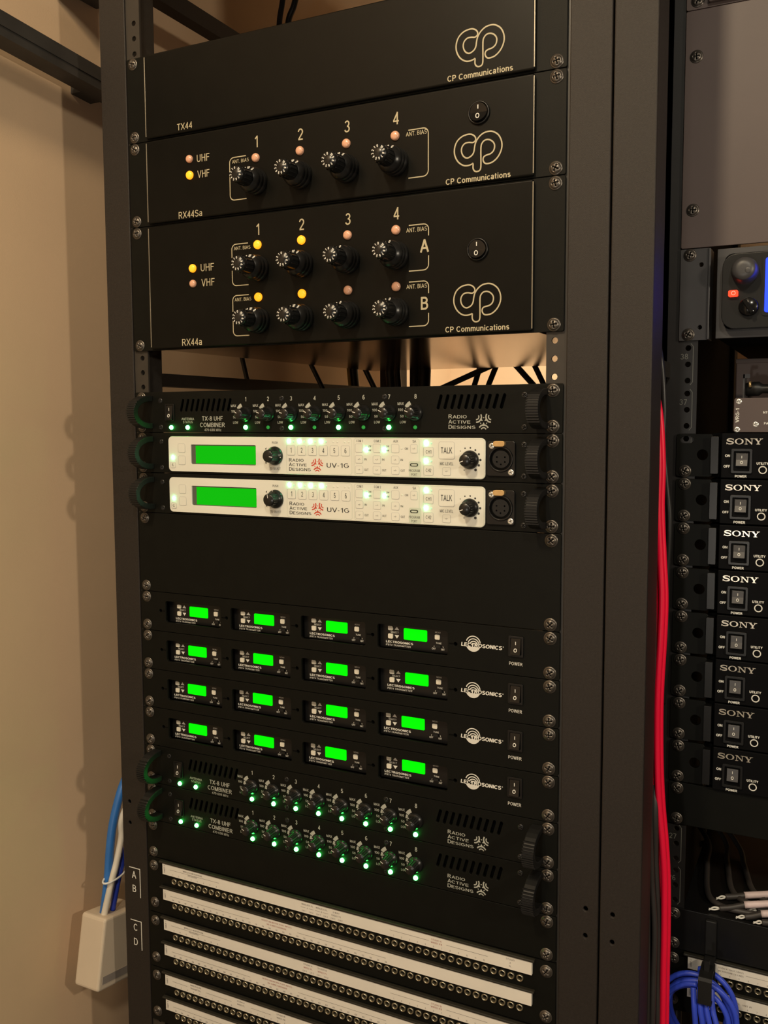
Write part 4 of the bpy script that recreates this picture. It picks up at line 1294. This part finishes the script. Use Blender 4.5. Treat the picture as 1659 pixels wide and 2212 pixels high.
# red cables in the channel between the racks (photo x at several heights, 40-60 mm behind the post face)
def chan(px, y): return [pt(u, v, 1, y) for u, v in px]
RED = [(1399, 770), (1411, 830), (1419, 900), (1424, 1000), (1422, 1100), (1426, 1200), (1430, 1290), (1427, 1380), (1421, 1480), (1419, 1560), (1420, 1660), (1424, 1740), (1431, 1820), (1435, 1900), (1435, 2000), (1433, 2100), (1431, 2230)]
for k, (dx, y) in enumerate(((-7.0, 66), (7.0, 66), (0, 59))):
    px = [(u + dx * (1 if 1 < i else .3), v) for i, (u, v) in enumerate(RED)]
    p = chan(px, y)
    p = [(p[0][0] - 34, p[0][1] + 140, p[0][2] + 60), (p[0][0] - 16, p[0][1] + 40, p[0][2] + 20)] + p + [(p[-1][0], p[-1][1], p[-1][2] - 45), (p[-1][0], p[-1][1] + 1, p[-1][2] - 100), (p[-1][0], p[-1][1] + 5, p[-1][2] - 250), (p[-1][0], p[-1][1] + 12, p[-1][2] - 550), (p[-1][0] - 4, p[-1][1] + 25, FL + 40)]
    cable('data_cable', p, 3.0, 'cable_red', 'vivid red cable in the thick bundle hanging between the two racks', 'red cable bundle')
p = chan([(1396, 1170), (1399, 1220), (1402, 1300), (1404, 1380), (1403, 1450), (1398, 1540)], 56)
cable('data_cable', [(p[0][0] - 12, p[0][1] + 30, p[0][2] + 25)] + p + [(p[-1][0] - 10, p[-1][1] + 30, p[-1][2] - 30)], 2.8, 'cable_dark_red', 'thin dark red cable between the post and the red bundle')
for k, (px, y, r) in enumerate((
        ([(1399, 900), (1401, 1000), (1404, 1150), (1411, 1250), (1412, 1400), (1408, 1500), (1406, 1620), (1404, 1760), (1408, 1900), (1414, 2000), (1412, 2100), (1408, 2230)], 52, 2.6),
        ([(1408, 640), (1413, 690), (1421, 740), (1430, 800), (1434, 880), (1433, 960), (1440, 1050), (1446, 1120), (1443, 1200), (1438, 1300), (1440, 1400)], 84, 3.0),
        ([(1402, 1560), (1400, 1700), (1396, 1850), (1398, 2000), (1396, 2230)], 50, 3.0),
        ([(1414, 1720), (1416, 1860), (1421, 1990), (1420, 2110), (1419, 2230)], 60, 3.2))):
    p = chan(px, y)
    p = [(p[0][0] - 14, p[0][1] + 60, p[0][2] + 50)] + p + [(p[-1][0] - 6, p[-1][1] + 20, p[-1][2] - 60)]
    cable('data_cable', p, r, 'cable_black' if k == 1 else 'cable_grey', ('long grey cable hanging between the post and the red bundle', 'black cable bulging from the red bundle toward the numbered rail', 'grey cable hanging flat against the post edge, below the dark red cable', 'short grey cable pressed against the lower end of the red bundle')[k])

# coil of blue cable hung from the hook
cx, cy, cz = pt(1507, 2190, 1, 108)
rad = 31.5
P = []
turns = 6
for i in range(turns * 20 + 1):
    a = math.pi / 2 + 2 * math.pi * i / 20
    k = i / 20
    rr_ = rad + 4.2 * math.sin(k * 2.4) + 1.4 * math.sin(a * 2 + k)
    P.append((cx + rr_ * math.cos(a) * 1.0, cy + (k - turns / 2) * 3.4 + 3 * math.sin(k * 3.1), cz + rr_ * math.sin(a) * 1.15))
P += [(P[-1][0] + 3, P[-1][1], P[-1][2] - 18), (cx + 6, cy, cz - 60), (cx + 2, cy + 6, cz - 190), (cx - 20, cy + 30, cz - 500)]
cable('patch_cable', P, 2.7, 'cable_royal', 'coil of bright blue cable tied with a black strap below the cable shelf', n=3)
for k in range(4):
    x = cx - 4 + k * 5.4
    p = [(x + 1, cy - 14 + 3 * k, cz + rad * 1.1), (x + 3, cy - 20 + 2 * k, cz + 18), (x + 5 + 2 * k, cy - 20, cz - 10), (x + 4 + 3 * k, cy - 16, cz - 70), (x, cy, cz - 260)]
    cable('patch_cable', p, 2.7, 'cable_royal', 'blue cable strand hanging down through the middle of the blue coil', 'blue strands inside the coil')
sx, sy, sz = pt(1527, 2100, 1, 100)
st_ = thing('cable_strap', 'black hook-and-loop strap holding the coil of blue cable', 'strap', (sx, sy, sz - 22))
o = MB()
pr = [(-14, 24), (14, 24), (15.5, 21), (15.5, -2), (13, -4), (-13, -4), (-15.5, -2), (-15.5, 21)]
n = len(pr)
vs = [(xx, a, b) for xx in (-6.2, 6.2) for a, b in pr] + [(xx, a * .88, (b - 10) * .9 + 10) for xx in (-6.2, 6.2) for a, b in pr]
fs = []
for i in range(n):
    j = (i + 1) % n
    fs += [(i, j, n + j, n + i), (2 * n + i, 2 * n + j, 3 * n + j, 3 * n + i), (i, j, 2 * n + j, 2 * n + i), (n + i, n + j, 3 * n + j, 3 * n + i)]
o.add(vs, fs)
o.build('strap_band', 'black_rubber', st_)
MB().box(-2.4, 2.4, -2, 2, 23, 34).build('strap_loop', 'black_rubber', st_)

# tagged cables lying on the shelf of the second rack
zs = zU(25) + .2
for k, (u, v, y, ang, L, dz) in enumerate(((1545, 1958, 158, 14, 1.0, 11), (1604, 1972, 153, 10, .62, 9), (1642, 1980, 150, 4, .5, 3), (1560, 1950, 184, 22, .8, 4), (1628, 1964, 172, 16, .8, 14))):
    xa, ya, _z = pt(u, v, 1, y)
    d = Vector((math.cos(math.radians(ang)), math.sin(math.radians(ang)), 0))
    g = thing('tagged_cable', 'black cable end with a pale sleeve and bare white tip lying on the cable shelf', 'cable', (xa, ya, zs), 'tagged cables on the shelf')
    def q(s, z): return (d.x * s * L, d.y * s * L, z)
    MB().tube(spline([q(4, 3.2), q(16, 3.4 + dz * .2), q(30, 3.5 + dz * .6)], 5), 3.2, 8).build('sleeve_end', 'cable_grey', g)
    MB().tube(spline([q(28, 3.5 + dz * .55), q(60, 4 + dz), q(96, 4 + dz * 1.6)], 5), 3.6, 8).build('tag_sleeve', 'label_sleeve', g)
    MB().tube(spline([q(95, 4 + dz * 1.6), q(116, 4 + dz * 1.4), q(140, 3.2)], 5), 3.0, 8).build('jacket', 'cable_black', g)
    for s in (-1, 1): MB().tube(spline([q(5, 3.2), (d.x * -1, d.y * -1 - 1, 3.0 + s * 1.4), (d.x * -6, d.y * -6 - 1, 1.6 - s * .8)], 4), .85, 6).build('bare_tip', 'print_white', g)
for k, (xa, ya, xb, yb) in enumerate(((338, 300, 350, 196), (356, 310, 372, 215), (372, 300, 392, 225))):
    cable('shelf_cable', [(xa - 40, ya + 50, zs + 34), (xa, ya, zs + 9), ((xa + xb) / 2, (ya + yb) / 2, zs + 4), (xb + 6, yb - 20, zs + 3.4), (xb + 40, yb - 34, zs + 3.2), (xb + 110, yb - 20, zs + 3.2)], 3, 'cable_grey', 'dark grey cable lying at the rear of the cable shelf', 'grey cables at the shelf rear')
for k, px in enumerate((((1520, 1790), (1545, 1840), (1590, 1885), (1650, 1925)), ((1535, 1790), (1565, 1835), (1602, 1885), (1660, 1915)), ((1480, 1820), (1560, 1815), (1620, 1832), (1670, 1856)))):
    p = chan(px, 400 + 40 * k)
    p = [(p[0][0] - 20, p[0][1] + 30, p[0][2] + 60)] + p + [(p[-1][0] + 60, p[-1][1], p[-1][2] - 20)]
    cable('loose_cable', p, 3.2 if k < 2 else 4.6, 'cable_black', 'black cord crossing the open space above the cable shelf', 'cords above the cable shelf')
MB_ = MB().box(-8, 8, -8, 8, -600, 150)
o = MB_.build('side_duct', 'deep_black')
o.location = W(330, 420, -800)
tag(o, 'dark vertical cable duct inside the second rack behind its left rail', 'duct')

# cables behind the open slot of the first rack, seen against the walls
def back_cable(px, y, r, m, label, group):
    p = chan(px, y)
    d = Vector(p[-1]) - Vector(p[0])
    a = Vector(p[0]) - d * 3.0
    b = Vector(p[-1]) + d * 4.0
    cable('rear_cable', [tuple(a)] + p + [tuple(b)], r, m, label, group, n=6)
GB = 'black cables behind the open slot'
LB = 'thin slanting black cable behind the open slot, seen against the beige wall'
for px, y, r in ((((526, 785), (540, 845)), 300, 3.6), (((678, 800), (700, 845)), 352, 3.4), (((790, 800), (812, 845)), 560, 4.6), (((762, 790), (768, 850)), 570, 8.0), (((843, 795), (848, 850)), 580, 9.0), (((858, 795), (862, 850)), 560, 5.0),
                 (((898, 795), (898, 850)), 575, 10.0), (((918, 795), (916, 850)), 560, 10.0), (((1036, 795), (1022, 842)), 600, 4.6), (((1072, 790), (1052, 840)), 600, 4.6), (((1050, 795), (940, 845)), 560, 4.6), (((1115, 790), (1158, 838)), 560, 4.6), (((1155, 790), (1178, 838)), 550, 4.2)):
    back_cable(px, y, r, 'cable_black', 'thick upright black cable behind the open slot' if r > 4.7 else LB, 'thick cables behind the open slot' if r > 4.7 else GB)
back_cable(((752, 796), (757, 846)), 556, 2.6, 'cable_yellow', 'thin yellow cable behind the open slot', None)
for px, y, r in ((((612, -10), (603, 58)), 420, 4.2), (((640, -10), (622, 55)), 430, 4.6)):
    p = chan(px, y)
    p = [(p[0][0] + 20, p[0][1], p[0][2] + 120)] + p + [(p[1][0] - 4, p[1][1], p[1][2] - 90)]
    cable('rear_cable', p, r, 'cable_black', 'black cable rising behind the topmost radio unit', 'cables above the radio units')
g = thing('light_baffle', 'unseen added light-blocking trunking running above the front of both racks', 'baffle', (300, 50, 114))  # added out of view to keep lamp light off the wall behind
MB().box(-672, 700, -44, 44, 1, 200).build('duct', 'strut_steel', g)
MB().box(-672, 700, -47, 47, 200, 204).build('baffle_top', 'strut_steel', g)
MB().box(-672, 700, -40, 44, 206, 420).build('duct', 'strut_steel', g)  # upper section added to block more of the ceiling light

# ------------------------------------------------------------------ on and beside the left wall
a, b = pt(0, 63, 0, XW + 30), pt(215, 183, 0, XW + 30)
d = (Vector(b) - Vector(a)).normalized()
p0, p1 = Vector(a) - d * 900, Vector(a) + d * 330
L = (p1 - p0).length
mid = (p0 + p1) / 2
g = thing('steel_strut', 'dark steel strut channel running along the beige wall to the rack', 'strut', tuple(mid))
ang = math.atan2(d.z, d.y)
mb = MB()
mb.box(-13, -10.5, -L / 2, L / 2, -13, 13).box(-10.5, 13, -L / 2, L / 2, 10.5, 13).box(-10.5, 13, -L / 2, L / 2, -13, -10.5)
mb.box(10.5, 13, -L / 2, L / 2, -10.5, 10.5).box(13, 14.2, -L / 2, L / 2, -3, 3)
mb.build('channel', 'strut_steel', g)
for k in (-.42, -.05, .35):
    MB().box(-30.5, -13, L * k - 16, L * k + 16, -12, 12).build('wall_bracket', 'strut_steel', g)
g.rotation_euler.x = ang

# small data outlet box hanging from its cables beside the rack
bx0, bx1 = -348, -310
tilt = math.radians(11)
g = thing('outlet_box', 'beige data outlet box hanging tilted from blue and white cables', 'outlet box', (-329, 2, -1073))
g.rotation_euler.x = -tilt
w2 = (bx1 - bx0) / 2
mb = MB()
pl_ = rr(-22, 44, 0, 86, 4, 3)
vs, n = [], len(pl_)
for s in (-1, 1): vs += [(s * w2, a, c) for a, c in pl_]
fs = [tuple(range(n)), tuple(range(n, 2 * n))] + [(i, (i + 1) % n, n + (i + 1) % n, n + i) for i in range(n)]
mb.add(vs, fs)
mb.build('box_shell', 'box_beige', g, bevel=3, seg=3)
MB().box(w2, w2 + .4, -16, 38, 8, 17).build('label_strip', 'label_grey', g)
for y in (-6, 10): MB().box(-3, 9, y - 5, y + 5, -4, 1).build('data_jack', 'black_satin', g, bevel=.6)
def side(px, x): return [pt(u, v, 0, x) for u, v in px]
def boxtop(dx, dy): return (-329 + dx, 2 + 16 + dy, -1073 + 84)
p = side([(268, 1690), (254, 1735), (243, 1785), (237, 1840), (233, 1900)], -322)
cable('network_cable', [(p[0][0] + 6, p[0][1] + 70, p[0][2] + 50), (p[0][0] + 2, p[0][1] + 22, p[0][2] + 26)] + p + [boxtop(2, -6)], 5.2, 'cable_blue', 'thick blue network cable curving down into the beige outlet box')
p = side([(270, 1750), (262, 1810), (251, 1865), (241, 1905)], -314)
cable('network_cable', [(p[0][0] + 16, p[0][1] + 50, p[0][2] + 60)] + p + [boxtop(6, -10)], 4.0, 'cable_white', 'white network cable running down into the beige outlet box')
p = side([(271, 1835), (262, 1870), (254, 1905)], -318)
cable('network_cable', [(p[0][0] + 16, p[0][1] + 40, p[0][2] + 60)] + p + [boxtop(5, 6)], 3.6, 'cable_royal', 'thin royal blue cable beside the white one above the outlet box')
c = Vector(pt(244, 1893, 0, -317))
N = 20
ringp = [(17.5 * math.cos(2 * math.pi * i / N) * .55, 17.5 * math.cos(2 * math.pi * i / N) * .9, 9.5 * math.sin(2 * math.pi * i / N)) for i in range(N)]
ringp = [(8.2 * math.sin(2 * math.pi * i / N), 18.5 * math.cos(2 * math.pi * i / N) + 3, 2 * math.cos(2 * math.pi * i / N)) for i in range(N)]
mb = MB().tube(ringp, 1.3, 6, True)
o = mb.build('zip_tie', 'zip_clear')
o.location = W(*c)
tag(o, 'pale plastic zip tie around the blue and white cables', 'zip tie')

# prototypes are not part of the scene
for o in PROTO.values(): bpy.data.objects.remove(o)
